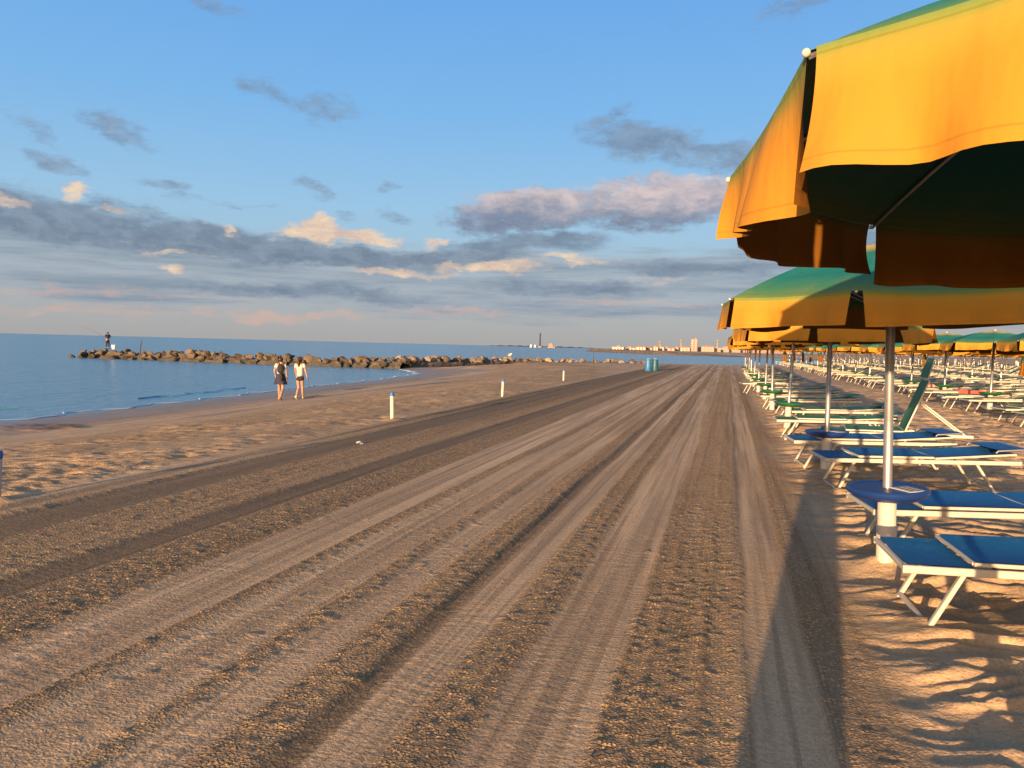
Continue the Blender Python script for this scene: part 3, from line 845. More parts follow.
# the rows behind
rows = [(7.25, 19.65, 110), (13.4, 34.4, 132), (19.5, 54.2, 160), (25.6, 73.9, 190), (31.7, 93.6, 200), (37.8, 113.4, 200), (43.9, 133.2, 200), (50.0, 153, 200)]
for r, (rx, y0, y1) in enumerate(rows, 1):
    i = 0; y = y0
    while y < y1:
        near = (r == 1 and i < 5)
        place_umbrella(rx + random.uniform(-0.05, 0.05), y, r, i, rot=R(8 + random.uniform(-5, 5)), near=near)
        for q, dy in enumerate((-0.85, 0.95)):
            if y > 128: break
            key = random.choice(['fab_green', 'fab_green', 'fab_olive'])
            cn = 'green' if key == 'fab_green' else 'olive'
            side = 'before' if q == 0 else 'behind'
            lab = f'{cn} lounger {side} the {ORD[i]} umbrella, {ROWNAME[r]}'
            xx = rx - 0.95 + random.uniform(-0.25, 0.2)
            yy = y + dy + random.uniform(-0.12, 0.12)
            if near: place_bed(key, xx, yy, R(random.uniform(-4, 4)), lab, True)
            else:
                k2 = (key, 0) if random.random() < 0.7 or key == 'fab_olive' else ('fab_green', 1)
                lab2 = lab if k2[1] == 0 else lab.replace('lounger', 'lounger with raised back')
                place_bed(k2, xx, yy, R(random.uniform(-4, 4)), lab2, False)
        # a second pair pulled in at the back of the umbrella
        for q, dy in enumerate((-0.45, 1.35)):
            if r > 2 or y > 80: break
            key = random.choice(['fab_green', 'fab_olive'])
            cn = 'green' if key == 'fab_green' else 'olive'
            lab = f'{cn} lounger pushed to the far side {"before" if q == 0 else "behind"} the {ORD[i]} umbrella, {ROWNAME[r]}'
            place_bed((key, 0), rx + 1.35 + random.uniform(-0.2, 0.2), y + dy, R(random.uniform(-5, 5)), lab, False)
        y += 4.95; i += 1

# furled umbrellas beyond
def furled():
    root = empty('furled_umbrella')
    MB().lathe([(0.03, -0.3), (0.028, 1.75)], 8).build('pole', M['white_plastic'], root, True)
    m = MB()
    prof = [(0.03, 1.74), (0.10, 1.66), (0.17, 1.45), (0.19, 1.2), (0.17, 1.0), (0.21, 0.8), (0.25, 0.6), (0.23, 0.55)]
    n = 16
    for q, (r, z) in enumerate(prof):
        for k in range(n):
            t = 2 * math.pi * k / n; rr = r * (1 + (0.16 if k % 2 else -0.12) * min(1, q / 3))
            m.v.append((rr * math.cos(t), rr * math.sin(t), z)); m.attr.append(min(2.0, 0.55 + q * 0.22))
    for q in range(len(prof) - 1):
        for k in range(n):
            k2 = (k + 1) % n; m.f.append((q * n + k, q * n + k2, (q + 1) * n + k2, (q + 1) * n + k))
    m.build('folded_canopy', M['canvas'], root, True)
    return root
fur0 = furled()
fspots = [(6.6, 98), (7.6, 98.3), (8.6, 98.1), (9.6, 98.4), (10.6, 98.2), (11.6, 98.5), (16.9, 52), (18.9, 85)]
fl = ['first in the far line of closed umbrellas from the water', 'second in the far line of closed umbrellas from the water', 'third in the far line of closed umbrellas from the water',
      'fourth in the far line of closed umbrellas from the water', 'fifth in the far line of closed umbrellas from the water', 'sixth in the far line of closed umbrellas from the water',
      'furled among the open umbrellas of the third row', 'furled above the raised lounger, far back between rows']
for i, (x, y) in enumerate(fspots):
    o = fur0 if i == 0 else copy_tree(fur0)
    o.location = (x, y, 0); o.rotation_euler = (0, R(random.uniform(-2, 2)), random.random())
    tag(o, 'closed green and yellow umbrella, ' + fl[i], 'umbrella', 'furled umbrellas')

# towels lying over loungers of the second row
def towel(x, y, mat, label, rz=0.0, L=1.1):
    def fn(u, v):
        yy = -0.42 + 0.84 * v
        fold = max(0.0, abs(yy) - 0.36)
        z = BH + 0.085 - 0.9 * fold * 2 + 0.012 * math.sin(u * 13) * math.sin(v * 5 + 1)
        return (u * L, yy if abs(yy) < 0.365 else math.copysign(0.365 + 0.012, yy), z)
    m = MB(); m.sheet(fn, 14, 14)
    o = m.build('towel', M[mat], None, True); o.location = (x, y, 0); o.rotation_euler = (0, 0, rz)
    tag(o, label, 'towel', 'towels left on the loungers')
towel(7.35, 19.65 + 4.95 * 2 - 0.85, 'towel_red', 'dark red towel draped over a lounger of the second row')
towel(7.35, 19.65 + 4.95 * 3 - 0.85, 'towel_pink', 'faded pink towel spread on a lounger further down the second row')
towel(7.2, 19.65 + 4.95 * 9 + 0.95, 'towel_yellow', 'yellow green towel hung on a far lounger of the second row')

# ------------------------------------------------------------------ marker posts, stake, bins, litter
def post():
    root = empty('marker_post')
    MB().lathe([(0.040, -0.3), (0.040, 0.46), (0.034, 0.463)], 16).build('shaft', M['white_plastic'], root, True)
    MB().lathe([(0.043, 0.455), (0.045, 0.47), (0.045, 0.515), (0.036, 0.53)], 16).build('cap', M['cap_blue'], root, True)
    return root
post0 = post()
pl = ['white round marker post with blue cap cut by the frame edge beside the footprints', 'white round marker post with blue cap standing before the two walking women',
      'white marker post, third one along the edge of the track', 'small far white marker post beyond the others, by the rocks']
for i, (x, y) in enumerate([(-6.52, 5.55), (-6.5, 14.3), (-6.62, 22.6), (-7.35, 35.2)]):
    o = post0 if i == 0 else copy_tree(post0)
    o.location = (x, y, height_at(x, y)); o.rotation_euler = (R(random.uniform(-2, 2)), R(random.uniform(-2, 2)), 0)
    if i == 0: o.location.z -= 0.10
    tag(o, pl[i], 'post', 'white marker posts along the track')
x, y = -7.17, 42.3
st = MB().tube([(0, 0, -0.2), (0.005, 0, 0.7), (0.0, 0.0, 1.52)], [0.022, 0.020, 0.016], 8).build('stake', M['wood_dark'], None, True)
st.location = (x, y, height_at(x, y)); tag(st, 'thin dark stake standing upright in the sand near the bins', 'stake')

def drum(mat, x, y, label):
    root = empty('plastic_drum', (x, y, height_at(x, y))); root.scale = (0.92, 0.92, 0.92)
    body = MB().lathe([(0.225, -0.05), (0.245, 0.0), (0.245, 0.30), (0.258, 0.31), (0.258, 0.34), (0.245, 0.35), (0.245, 0.62), (0.258, 0.63), (0.258, 0.66), (0.245, 0.67), (0.243, 0.86), (0.235, 0.875)], 24).build('body', M[mat], root, True)
    MB().lathe([(0.252, 0.865), (0.256, 0.872), (0.256, 0.905), (0.22, 0.912), (0.21, 0.90), (0.05, 0.90)], 24).build('lid', M[mat], root, True)
    MB().tube([(-0.09, 0, 0.905), (-0.08, 0, 0.97), (0.08, 0, 0.97), (0.09, 0, 0.905)], 0.012, 6).build('handle', M['white_plastic'], root, True)
    tag(root, label, 'drum', 'plastic drums on the beach')
drum('drum_blue', -5.52, 56.1, 'bright blue plastic drum standing on the sand near the waterline')
drum('drum_teal', -5.06, 56.4, 'dark teal plastic drum beside the bright blue one')

lit = MB(); lit.sheet(lambda u, v: (0.09 * (u - 0.5), 0.07 * (v - 0.5), 0.02 + 0.015 * math.sin(u * 5) + 0.012 * math.cos(v * 6)), 6, 6)
x, y = -5.35, 10.6
o = lit.build('paper_scrap', M['sticker'], None, True); o.location = (x, y, height_at(x, y)); tag(o, 'small crumpled white scrap lying in the dark sand lane', 'litter')

# ------------------------------------------------------------------ breakwater
def rock_mesh(seed, sub=2):
    import bmesh
    rn = random.Random(seed)
    bm = bmesh.new(); bmesh.ops.create_icosphere(bm, subdivisions=sub, radius=1.0)
    planes = [(Vector((rn.gauss(0, 1), rn.gauss(0, 1), rn.gauss(0, 1))).normalized(), rn.uniform(0.32, 0.72)) for _ in range(9)]
    for v in bm.verts:
        p = v.co.copy()
        for n, d in planes:
            q = p.dot(n)
            if q > d: p -= n * (q - d)
        p += p.normalized() * rn.uniform(-0.04, 0.04)
        v.co = p
    me_ = bpy.data.meshes.new('rock'); bm.to_mesh(me_); bm.free()
    return me_
dark_rocks = [rock_mesh(100 + i) for i in range(7)]
pale_rocks = [rock_mesh(200 + i) for i in range(4)]
for r_ in dark_rocks: r_.materials.append(M['rock'])
for r_ in pale_rocks: r_.materials.append(M['pale_rock'])
def put_rock(me_, x, y, z, s, label, group):
    o = link('rock', me_)
    o.location = (x, y, z)
    o.scale = (s * random.uniform(0.8, 1.75), s * random.uniform(0.8, 1.5), s * random.uniform(0.7, 1.1))
    o.rotation_euler = (random.uniform(-0.4, 0.4), random.uniform(-0.4, 0.4), random.uniform(0, 6.28))
    tag(o, label, 'rock', group)
p0, p1 = Vector((-67.0, 67.6, 0)), Vector((-29.5, 67.8, 0))
nrk = 250
for i in range(nrk):
    t = (i + random.random()) / nrk
    base = p0.lerp(p1, t)
    lat = random.uniform(-1.7, 1.7)
    crest = -0.10 + 0.38 * min(1, t * 5) * (0.7 + 0.3 * math.sin(t * 23))
    prof = 1 - (abs(lat) / 2.0) ** 1.5
    top = SEA + 0.15 + (crest - SEA - 0.15) * prof + random.uniform(-0.15, 0.12)
    s = random.choice([0.22, 0.27, 0.32, 0.38, 0.45, 0.56])
    put_rock(random.choice(dark_rocks), base.x + random.uniform(-0.3, 0.3), base.y + lat, top - s * 0.62, s,
             'rugged brown boulder of the long breakwater running out into the sea', 'boulders of the breakwater')
pts = resample([(-30.5, 69), (-27.3, 80), (-25.0, 88.5), (-17.8, 95), (-9.9, 101.5)], 0.95)
for i, (x, y) in enumerate(pts):
    for rep in range(2):
        s = random.uniform(0.32, 0.60) * (1 if i < 28 else 0.8)
        put_rock(random.choice(pale_rocks + (dark_rocks if random.random() < 0.4 else [])), x + random.uniform(-0.7, 0.5), y + random.uniform(-0.3, 0.7), -0.18 + random.uniform(-0.12, 0.14) + (0.1 if i < 8 else 0), s,
                 'pale sunlit boulder in the line of rocks edging the far beach', 'pale rocks edging the far beach')

# the small stone that fills the heap between the boulders
m = MB()
for (pa, pb, hw, zc) in ((p0, p1, 1.5, -0.05),):
    n_ = 90
    for i in range(n_ + 1):
        c0 = pa.lerp(pb, i / n_); f = min(1, i / 6)
        for q, (dy, dz) in enumerate([(-1.0, -0.8), (-0.7, -0.6), (-0.3, -0.32), (0.1, -0.28), (0.5, -0.4), (1.0, -0.8)]):
            m.v.append((c0.x + random.uniform(-0.2, 0.2), c0.y + dy * hw + random.uniform(-0.15, 0.15), SEA + (dz - SEA) * f + random.uniform(-0.14, 0.1) if q not in (0, 5) else SEA - 0.6))
    for i in range(n_):
        for q in range(5): m.f.append((i * 6 + q, i * 6 + q + 1, i * 6 + q + 7, i * 6 + q + 6))
for i in range(len(pts)):
    x_, y_ = pts[i]; k0 = len(m.v)
    for q, (dy, dz) in enumerate([(-1.4, -0.9), (-0.7, -0.38), (0.0, -0.20), (0.7, -0.4), (1.4, -0.9)]):
        m.v.append((x_ - dy * 0.5 + random.uniform(-0.2, 0.2), y_ + 0.4 + dy + random.uniform(-0.15, 0.15), dz + random.uniform(-0.1, 0.1)))
    if i:
        for q in range(4): m.f.append((k0 - 5 + q, k0 - 4 + q, k0 + 1 + q, k0 + q))
o = m.build('rubble', M['far_rock']); tag(o, 'dark rubble filling the breakwater between its boulders', 'rubble', kind='stuff')

# far jetty, one low ridge of dark stone
m = MB()
jp = resample([(-96, 532), (-60, 452), (-36, 392), (-20, 376), (-4, 368), (8, 352)], 3.0)
for i, (x, y) in enumerate(jp):
    f = min(1, i / 4, (len(jp) - 1 - i) / 25 + 0.25)
    for q, (dx, dz) in enumerate([(-4, -0.3), (-2.5, 0.7), (-0.8, 1.35), (0.9, 1.4), (2.6, 0.7), (4, -0.3)]):
        m.v.append((x + random.uniform(-0.4, 0.4), y + dx * 1.2 + random.uniform(-0.4, 0.4), SEA - 0.1 + (dz * 1.35 + 0.1) * f * random.uniform(0.75, 1.2)))
for i in range(len(jp) - 1):
    for q in range(5): m.f.append((i * 6 + q, i * 6 + q + 1, i * 6 + q + 7, i * 6 + q + 6))
o = m.build('stone_jetty', M['far_rock']); tag(o, 'low dark stone jetty across the bay in front of the town', 'jetty')

# things on the breakwater
def bucket(x, y, z):
    root = empty('bucket', (x, y, z))
    MB().lathe([(0.16, 0.0), (0.21, 0.40), (0.225, 0.41), (0.225, 0.43), (0.2, 0.43), (0.15, 0.03)], 18).build('pail', M['gull'], root, True)
    MB().tube([(-0.21, 0, 0.41), (-0.16, 0, 0.52), (0, 0, 0.57), (0.16, 0, 0.52), (0.21, 0, 0.41)], 0.012, 6).build('handle', M['steel'], root, True)
    tag(root, 'white bucket standing on the breakwater beside the fisherman', 'bucket')
bucket(-61.9, 66.3, 0.17)
s2 = MB().tube([(0, 0, -0.5), (0.10, 0, 0.35), (0.22, 0, 0.95)], [0.07, 0.06, 0.05], 8).build('rod_stake', M['wood_dark'], None, True)
s2.location = (-58.9, 66.6, 0.15); tag(s2, 'dark leaning stake wedged between the breakwater rocks', 'stake')
def gull(x, y, z):
    root = empty('gull', (x, y, z))
    MB().ball((0, 0, 0.20), 0.13, 12, 8, (1.7, 0.85, 0.9)).build('body', M['gull'], root, True)
    MB().ball((0.19, 0, 0.33), 0.065, 10, 7, (1.1, 0.9, 1)).build('head', M['gull'], root, True)
    MB().tube([(0.25, 0, 0.33), (0.33, 0, 0.315)], [0.018, 0.006], 6).build('beak', M['towel_yellow'], root)
    for s in (-1, 1):
        MB().ball((-0.08, s * 0.10, 0.22), 0.10, 10, 6, (2.2, 0.25, 0.6)).build('wing', M['grey_cotton'], root, True)
        MB().tube([(0, s * 0.04, 0.10), (0.0, s * 0.04, 0.0)], 0.010, 5).build('leg', M['towel_yellow'], root)
    tag(root, 'white gull resting on the pale rocks by the far beach', 'gull')
gull(-25.0, 88.0, 0.30)

# ------------------------------------------------------------------ people
def skin_mesh(name, joints, edges, radii, sub=2):
    me_ = bpy.data.meshes.new(name)
    names = list(joints); idx = {n: i for i, n in enumerate(names)}
    me_.from_pydata([joints[n] for n in names], [(idx[a_], idx[b_]) for a_, b_ in edges], [])
    o = bpy.data.objects.new(name, me_); col.objects.link(o)
    md = o.modifiers.new('s', 'SKIN'); md.use_smooth_shade = True
    for i, n in enumerate(names):
        r = radii[n]; r = (r, r) if not isinstance(r, tuple) else r
        me_.skin_vertices[0].data[i].radius = r
        me_.skin_vertices[0].data[i].use_root = (i == 0)
    sb = o.modifiers.new('u', 'SUBSURF'); sb.levels = sub; sb.render_levels = sub
    dg = bpy.context.evaluated_depsgraph_get()
    out = bpy.data.meshes.new_from_object(o.evaluated_get(dg))
    bpy.data.objects.remove(o); bpy.data.meshes.remove(me_)
    out.polygons.foreach_set('use_smooth', [True] * len(out.polygons))
    out.name = name
    return out
def person(loc, rz, H, pose, label, cloth, female=True):
    """pose: hand and foot targets in a frame facing +Y, metres for a 1.65 m body."""
    k = H / 1.65
    root = empty('person', loc, rz); root.scale = (k, k, k)
    sw = 0.165 if female else 0.195
    J = {'pelvis': (0, 0, 0.90), 'waist': (0, 0.0, 1.03), 'chest': (0, 0.0, 1.20), 'upper': (0, -0.01, 1.345), 'neck': (0, 0.0, 1.415), 'skull': (0, 0.015, 1.50), 'crown': (0, 0.01, 1.585)}
    rd = {'pelvis': (0.145, 0.105), 'waist': (0.115, 0.085), 'chest': (0.135, 0.10), 'upper': (0.105, 0.075), 'neck': 0.048, 'skull': (0.072, 0.085), 'crown': (0.058, 0.068)}
    E_ = [('pelvis', 'waist'), ('waist', 'chest'), ('chest', 'upper'), ('upper', 'neck'), ('neck', 'skull'), ('skull', 'crown')]
    J['nose'] = (0, 0.115, 1.495); rd['nose'] = 0.016; E_.append(('skull', 'nose'))
    for s, nm in ((-1, 'l'), (1, 'r')):
        P = pose[nm]
        J['sh' + nm] = (s * sw, 0, 1.355); rd['sh' + nm] = 0.055
        J['el' + nm] = P['elbow']; rd['el' + nm] = 0.038
        J['wr' + nm] = P['wrist']; rd['wr' + nm] = 0.026
        E_ += [('upper', 'sh' + nm), ('sh' + nm, 'el' + nm), ('el' + nm, 'wr' + nm)]
        el = Vector(P['elbow']); wr = Vector(P['wrist']); d = P.get('hand'); d = Vector(d).normalized() if d else (wr - el).normalized()
        side = d.cross(Vector((1, 0, 0))) if abs(d.x) < 0.9 else d.cross(Vector((0, 1, 0))); side.normalize()
        palm = wr + d * 0.075
        J['pa' + nm] = tuple(palm); rd['pa' + nm] = (0.034, 0.020); E_.append(('wr' + nm, 'pa' + nm))
        inward = d.cross(side)
        for q in range(4):
            off = side * (0.030 - 0.020 * q); ln = (0.068, 0.078, 0.072, 0.056)[q]
            b0 = palm + off + d * 0.022
            J[f'f{q}{nm}'] = tuple(b0); J[f'g{q}{nm}'] = tuple(b0 + d * ln * 0.55 + inward * 0.010); J[f'h{q}{nm}'] = tuple(b0 + d * ln * 0.9 + inward * 0.030)
            for c_ in 'fgh': rd[f'{c_}{q}{nm}'] = 0.0085
            E_ += [('pa' + nm, f'f{q}{nm}'), (f'f{q}{nm}', f'g{q}{nm}'), (f'g{q}{nm}', f'h{q}{nm}')]
        b0 = wr + d * 0.03 + side * 0.032
        J['t' + nm] = tuple(b0); J['u' + nm] = tuple(b0 + side * 0.02 + d * 0.045)
        rd['t' + nm] = 0.011; rd['u' + nm] = 0.009
        E_ += [('wr' + nm, 't' + nm), ('t' + nm, 'u' + nm)]
        J['hi' + nm] = (s * 0.085, 0, 0.83); rd['hi' + nm] = 0.088
        J['kn' + nm] = P['knee']; rd['kn' + nm] = 0.055
        kn = Vector(P['knee']); an = Vector(P['ankle']); cf = kn.lerp(an, 0.35) + Vector((0, -0.015, 0))
        J['ca' + nm] = tuple(cf); rd['ca' + nm] = 0.050
        J['an' + nm] = P['ankle']; rd['an' + nm] = 0.034
        J['to' + nm] = tuple(an + Vector(P.get('foot', (0, 0.15, -0.045)))); rd['to' + nm] = (0.036, 0.024)
        E_ += [('pelvis', 'hi' + nm), ('hi' + nm, 'kn' + nm), ('kn' + nm, 'ca' + nm), ('ca' + nm, 'an' + nm), ('an' + nm, 'to' + nm)]
    body = skin_mesh('body', J, E_, rd)
    link('body', body, M[cloth.get('body', 'skin')], root)
    # shirt: torso shell and two sleeves grown as one surface
    def grow(n): return tuple(r + 0.016 for r in (rd[n] if isinstance(rd[n], tuple) else (rd[n], rd[n])))
    def mid(a_, b_, t): return tuple(Vector(J[a_]).lerp(Vector(J[b_]), t))
    sj = {'waist': (0, 0, cloth.get('hem', 0.93)), 'w2': J['waist'], 'chest': J['chest'], 'upper': J['upper']}
    sr = {'waist': (0.155, 0.12), 'w2': (0.135, 0.105), 'chest': (0.152, 0.118), 'upper': (0.118, 0.088)}
    se = [('waist', 'w2'), ('w2', 'chest'), ('chest', 'upper')]
    for nm in 'lr':
        sj['s' + nm] = J['sh' + nm]; sr['s' + nm] = 0.070
        sl = cloth.get('sleeve', 0.55)
        sj['e' + nm] = mid('sh' + nm, 'el' + nm, sl); sr['e' + nm] = 0.066
        se += [('upper', 's' + nm), ('s' + nm, 'e' + nm)]
    link('shirt', skin_mesh('shirt', sj, se, sr), M[cloth['shirt']], root)
    if cloth.get('skirt'):
        m_ = MB(); n_ = 24
        prof = [(0.150, 0.115, 1.02), (0.165, 0.13, 0.93), (0.20, 0.165, 0.80), (0.235, 0.20, 0.62), (0.225, 0.19, 0.625)]
        if cloth.get('long'): prof = [(0.150, 0.115, 1.02), (0.175, 0.14, 0.93), (0.19, 0.17, 0.70), (0.20, 0.18, 0.12), (0.195, 0.175, 0.125)]
        for q, (ra, rb, z) in enumerate(prof):
            for k_ in range(n_):
                t = 2 * math.pi * k_ / n_; w = 1 + 0.05 * math.sin(6 * t) * max(0, q - 1)
                m_.v.append((ra * w * math.cos(t), rb * w * math.sin(t), z))
        for q in range(len(prof) - 1):
            for k_ in range(n_):
                k2 = (k_ + 1) % n_; m_.f.append((q * n_ + k_, (q + 1) * n_ + k_, (q + 1) * n_ + k2, q * n_ + k2))
        m_.build('skirt', M[cloth['skirt']], root, True)
    else:
        tj = {'pelvis': (0, 0, 0.96), 'seat': (0, -0.01, 0.86)}; tr = {'pelvis': (0.152, 0.118), 'seat': (0.160, 0.125)}; te = [('pelvis', 'seat')]
        L = cloth.get('leg', 0.28)
        for nm in 'lr':
            tj['h' + nm] = J['hi' + nm]; tr['h' + nm] = 0.104
            tj['k' + nm] = mid('hi' + nm, 'kn' + nm, min(L, 1.0)); tr['k' + nm] = 0.092 if L < 0.6 else 0.075
            te += [('seat', 'h' + nm), ('h' + nm, 'k' + nm)]
            if L > 1:
                tj['a' + nm] = mid('kn' + nm, 'an' + nm, L - 1); tr['a' + nm] = 0.058; te.append(('k' + nm, 'a' + nm))
        link('shorts' if L < 1 else 'trousers', skin_mesh('trousers', tj, te, tr), M[cloth['legs']], root)
    # hair
    h = MB(); h.ball((0, -0.016, 1.552), 0.100, 16, 10, (0.92, 1.02, 1.0))
    for i, p in enumerate(h.v):
        if p[1] > 0.045 and p[2] < 1.585: h.v[i] = (p[0] * 0.85, 0.045, p[2])
    if cloth.get('hair') == 'tail':
        h.tube([(0, -0.10, 1.56), (0, -0.135, 1.50), (0, -0.125, 1.38), (0, -0.12, 1.27)], [0.03, 0.045, 0.04, 0.015], 10)
    elif cloth.get('hair') == 'bun':
        h.ball((0, -0.055, 1.655), 0.055, 12, 8)
    h.build('hair', M['hair'], root, True)
    for nm in 'lr':
        an = Vector(J['an' + nm]); to = Vector(J['to' + nm])
        d = to - an
        f = MB(); f.tube([an + Vector((0, 0, -0.018)) - d * 0.35, an + d * 0.25 + Vector((0, 0, -0.024)), to + d * 0.15], [0.040, 0.046, 0.030], 10)
        f.build('shoe', M[cloth.get('shoe', 'white_plastic')], root, True)
    return root

walkA = {'l': {'elbow': (-0.23, -0.05, 1.12), 'wrist': (-0.23, 0.06, 0.92), 'knee': (-0.10, 0.10, 0.47), 'ankle': (-0.11, 0.14, 0.085)},
         'r': {'elbow': (0.235, -0.03, 1.11), 'wrist': (0.235, 0.05, 0.88), 'knee': (0.10, -0.02, 0.46), 'ankle': (0.10, -0.24, 0.13), 'foot': (0, 0.125, -0.085)}}
walkB = {'l': {'elbow': (-0.22, 0.04, 1.11), 'wrist': (-0.21, 0.14, 0.90), 'knee': (-0.06, 0.02, 0.46), 'ankle': (-0.045, -0.20, 0.12), 'foot': (0, 0.13, -0.08)},
         'r': {'elbow': (0.265, -0.07, 1.13), 'wrist': (0.33, -0.06, 0.90), 'knee': (0.07, 0.09, 0.47), 'ankle': (0.05, 0.16, 0.085)}}
def ground(x, y): return height_at(x, y) - 0.005
x, y = -16.05, 25.3
faceW = R(6)
pA = person((x, y, ground(x, y)), faceW, 1.64, walkA, '', {'shirt': 'white_cotton', 'skirt': 'navy_cotton', 'hair': 'bun', 'shoe': 'skin', 'body': 'skin'})
tag(pA, 'woman in white top and dark flared skirt walking away along the shore', 'person')
# bag slung on her back
bg = empty('backpack', (x, y, ground(x, y)), faceW)
bb = MB(); bb.ball((0.07, -0.17, 1.20), 0.15, 16, 12, (0.85, 0.55, 1.25)); bb.build('bag', M['black_cotton'], bg, True)
for dx in (-0.02, 0.15):
    MB().tube([(dx, -0.115, 1.36), (dx, -0.02, 1.445), (dx, 0.10, 1.36), (dx, 0.125, 1.2), (dx * 0.9, 0.09, 1.08)], 0.016, 8).build('strap', M['black_cotton'], bg, True)
MB().tube([(0.10, -0.19, 1.02), (0.13, -0.20, 0.86), (0.12, -0.17, 0.74)], [0.05, 0.07, 0.02], 10).build('dangling_jacket', M['black_cotton'], bg, True)
tag(bg, 'black backpack with a dark jacket hanging from it on the woman in the skirt', 'backpack')
x, y = -15.42, 25.6
pB = person((x, y, ground(x, y)), R(4), 1.60, walkB, '', {'shirt': 'white_cotton', 'legs': 'black_cotton', 'leg': 0.34, 'hair': 'tail', 'hem': 0.86})
tag(pB, 'woman in white T-shirt and black shorts with a long dark ponytail', 'person')
stand = {'l': {'elbow': (-0.25, 0.02, 1.12), 'wrist': (-0.12, 0.24, 1.08), 'knee': (-0.10, 0.03, 0.47), 'ankle': (-0.12, 0.0, 0.085)},
         'r': {'elbow': (0.25, 0.0, 1.12), 'wrist': (0.06, 0.24, 1.02), 'knee': (0.11, 0.02, 0.47), 'ankle': (0.13, -0.02, 0.085)}}
fx, fy, fz = -62.95, 66.6, 0.16
pF = person((fx, fy, fz), R(70), 1.80, stand, '', {'shirt': 'navy_cotton', 'sleeve': 0.9, 'legs': 'black_cotton', 'leg': 1.8, 'hair': 'short', 'shoe': 'black_cotton'}, False)
tag(pF, 'person in dark clothes fishing from the end of the breakwater', 'person')
rod = empty('fishing_rod', (fx, fy, fz), R(70))
MB().tube([(0.08, 0.20, 1.08), (-0.16, 0.55, 1.28)], 0.018, 8).build('grip', M['wood_dark'], rod, True)
MB().tube([(-0.16, 0.55, 1.28), (-0.9, 1.6, 1.95), (-1.9, 3.0, 2.55)], [0.012, 0.009, 0.004], 6).build('rod', M['dark_metal'], rod, True)
MB().lathe([(0.02, -0.03), (0.05, -0.02), (0.05, 0.02), (0.02, 0.03)], 12, (0.0, 0.33, 1.10)).build('reel', M['dark_metal'], rod, True)
tag(rod, 'long fishing rod held out over the water by the fisherman', 'fishing rod')
# who takes the picture: stands behind the lens, and casts the long shadow on the sand
shoot = {'l': {'elbow': (-0.22, 0.16, 1.16), 'wrist': (-0.02, 0.30, 1.42), 'hand': (0.6, 0.2, 0.6), 'knee': (-0.065, 0.02, 0.47), 'ankle': (-0.065, 0.0, 0.085)},
         'r': {'elbow': (0.22, 0.16, 1.16), 'wrist': (0.16, 0.30, 1.42), 'hand': (-0.4, 0.2, 0.7), 'knee': (0.065, 0.02, 0.47), 'ankle': (0.065, 0.0, 0.085)}}
pP = person((-0.13, -0.45, 0.0), R(14), 1.70, shoot, '', {'shirt': 'grey_cotton', 'skirt': 'navy_cotton', 'long': True, 'hair': 'short'}, False)
tag(pP, 'photographer standing on the sand track who casts the long shadow', 'person')

# ------------------------------------------------------------------ far town
def building(x, y, w, d, h, wall, label, roofed, floors):
    root = empty('house', (x, y, 0.0))
    m_ = MB(); m_.box((0, 0, h / 2 - 0.5), (w, d, h + 1)); m_.build('wall', M[wall], root)
    r_ = MB()
    if roofed:
        e = 0.6
        z0 = h + 0.003
        r_.add([(-w / 2 - e, -d / 2 - e, z0), (w / 2 + e, -d / 2 - e, z0), (w / 2 + e, d / 2 + e, z0), (-w / 2 - e, d / 2 + e, z0), (-w * 0.3, 0, z0 + 2.6), (w * 0.3, 0, z0 + 2.6)],
               [(0, 1, 5, 4), (1, 2, 5), (2, 3, 4, 5), (3, 0, 4), (3, 2, 1, 0)])
        r_.build('roof', M['roof_tile'], root)
    else:
        r_.box((0, 0, h + 0.4), (w + 0.5, d + 0.5, 0.8)); r_.box((w * random.uniform(-0.25, 0.25), 0, h + 1.9), (w * 0.25, d * 0.4, 2.2))
        r_.build('roof', M[wall], root)
    nb = max(2, int(w / 5.5))
    for f_ in range(floors):
        for q in range(nb):
            xx = -w / 2 + w * (q + 0.5) / nb
            MB().box((xx, -d / 2 - 0.02, (f_ + 0.55) * h / floors), (w / nb * 0.42, 0.16, h / floors * 0.45)).build('window', M['window_dark'], root)
    tag(root, label, 'building', 'buildings of the far town')
    return root
rt = random.Random(5)
xcur = -212.0; bi = 0
while xcur < 120:
    w = rt.choice([9, 11, 14, 18, 23]); h = rt.uniform(4.5, 9.5) * (0.75 if xcur < -150 else 1.0) + (2.5 if xcur > -20 else 0)
    y = (1460, 1500, 1540)[bi % 3]
    wall = rt.choice(['wall_cream', 'wall_white', 'wall_white', 'wall_pink'])
    floors = 2 if h < 9 else 3
    roofed = rt.random() < 0.5
    nm = {'wall_cream': 'cream', 'wall_white': 'white', 'wall_pink': 'pink'}[wall]
    building(xcur + w / 2, y, w, 14, h, wall, f'{nm} {"tile roofed" if roofed else "flat roofed"} building, {ORD[bi]} from the sea end of the far town', roofed, floors)
    xcur += w * rt.uniform(0.62, 0.95); bi += 1
    if bi >= 46: break
building(-61, 1470, 12, 13, 22, 'wall_pink', 'tall pink tower block rising above the far town', False, 7)
def water_tower(x, y, h, label):
    root = empty('water_tower', (x, y, 0))
    MB().lathe([(1.8, 0), (1.4, h - 4)], 12).build('shaft', M['wall_white'], root, True)
    MB().lathe([(1.4, h - 4), (3.4, h - 2.4), (3.6, h - 1), (2.2, h + 0.6), (0.4, h + 1)], 14).build('tank', M['wall_white'], root, True)
    tag(root, label, 'tower', 'white towers over the far town')
water_tower(-134, 1590, 19, 'small white water tower over the sea end of the far town')
water_tower(-92, 1590, 22, 'white water tower just before the pink tower block')
water_tower(-21, 1590, 24, 'white water tower beyond the pink tower block by the umbrellas')

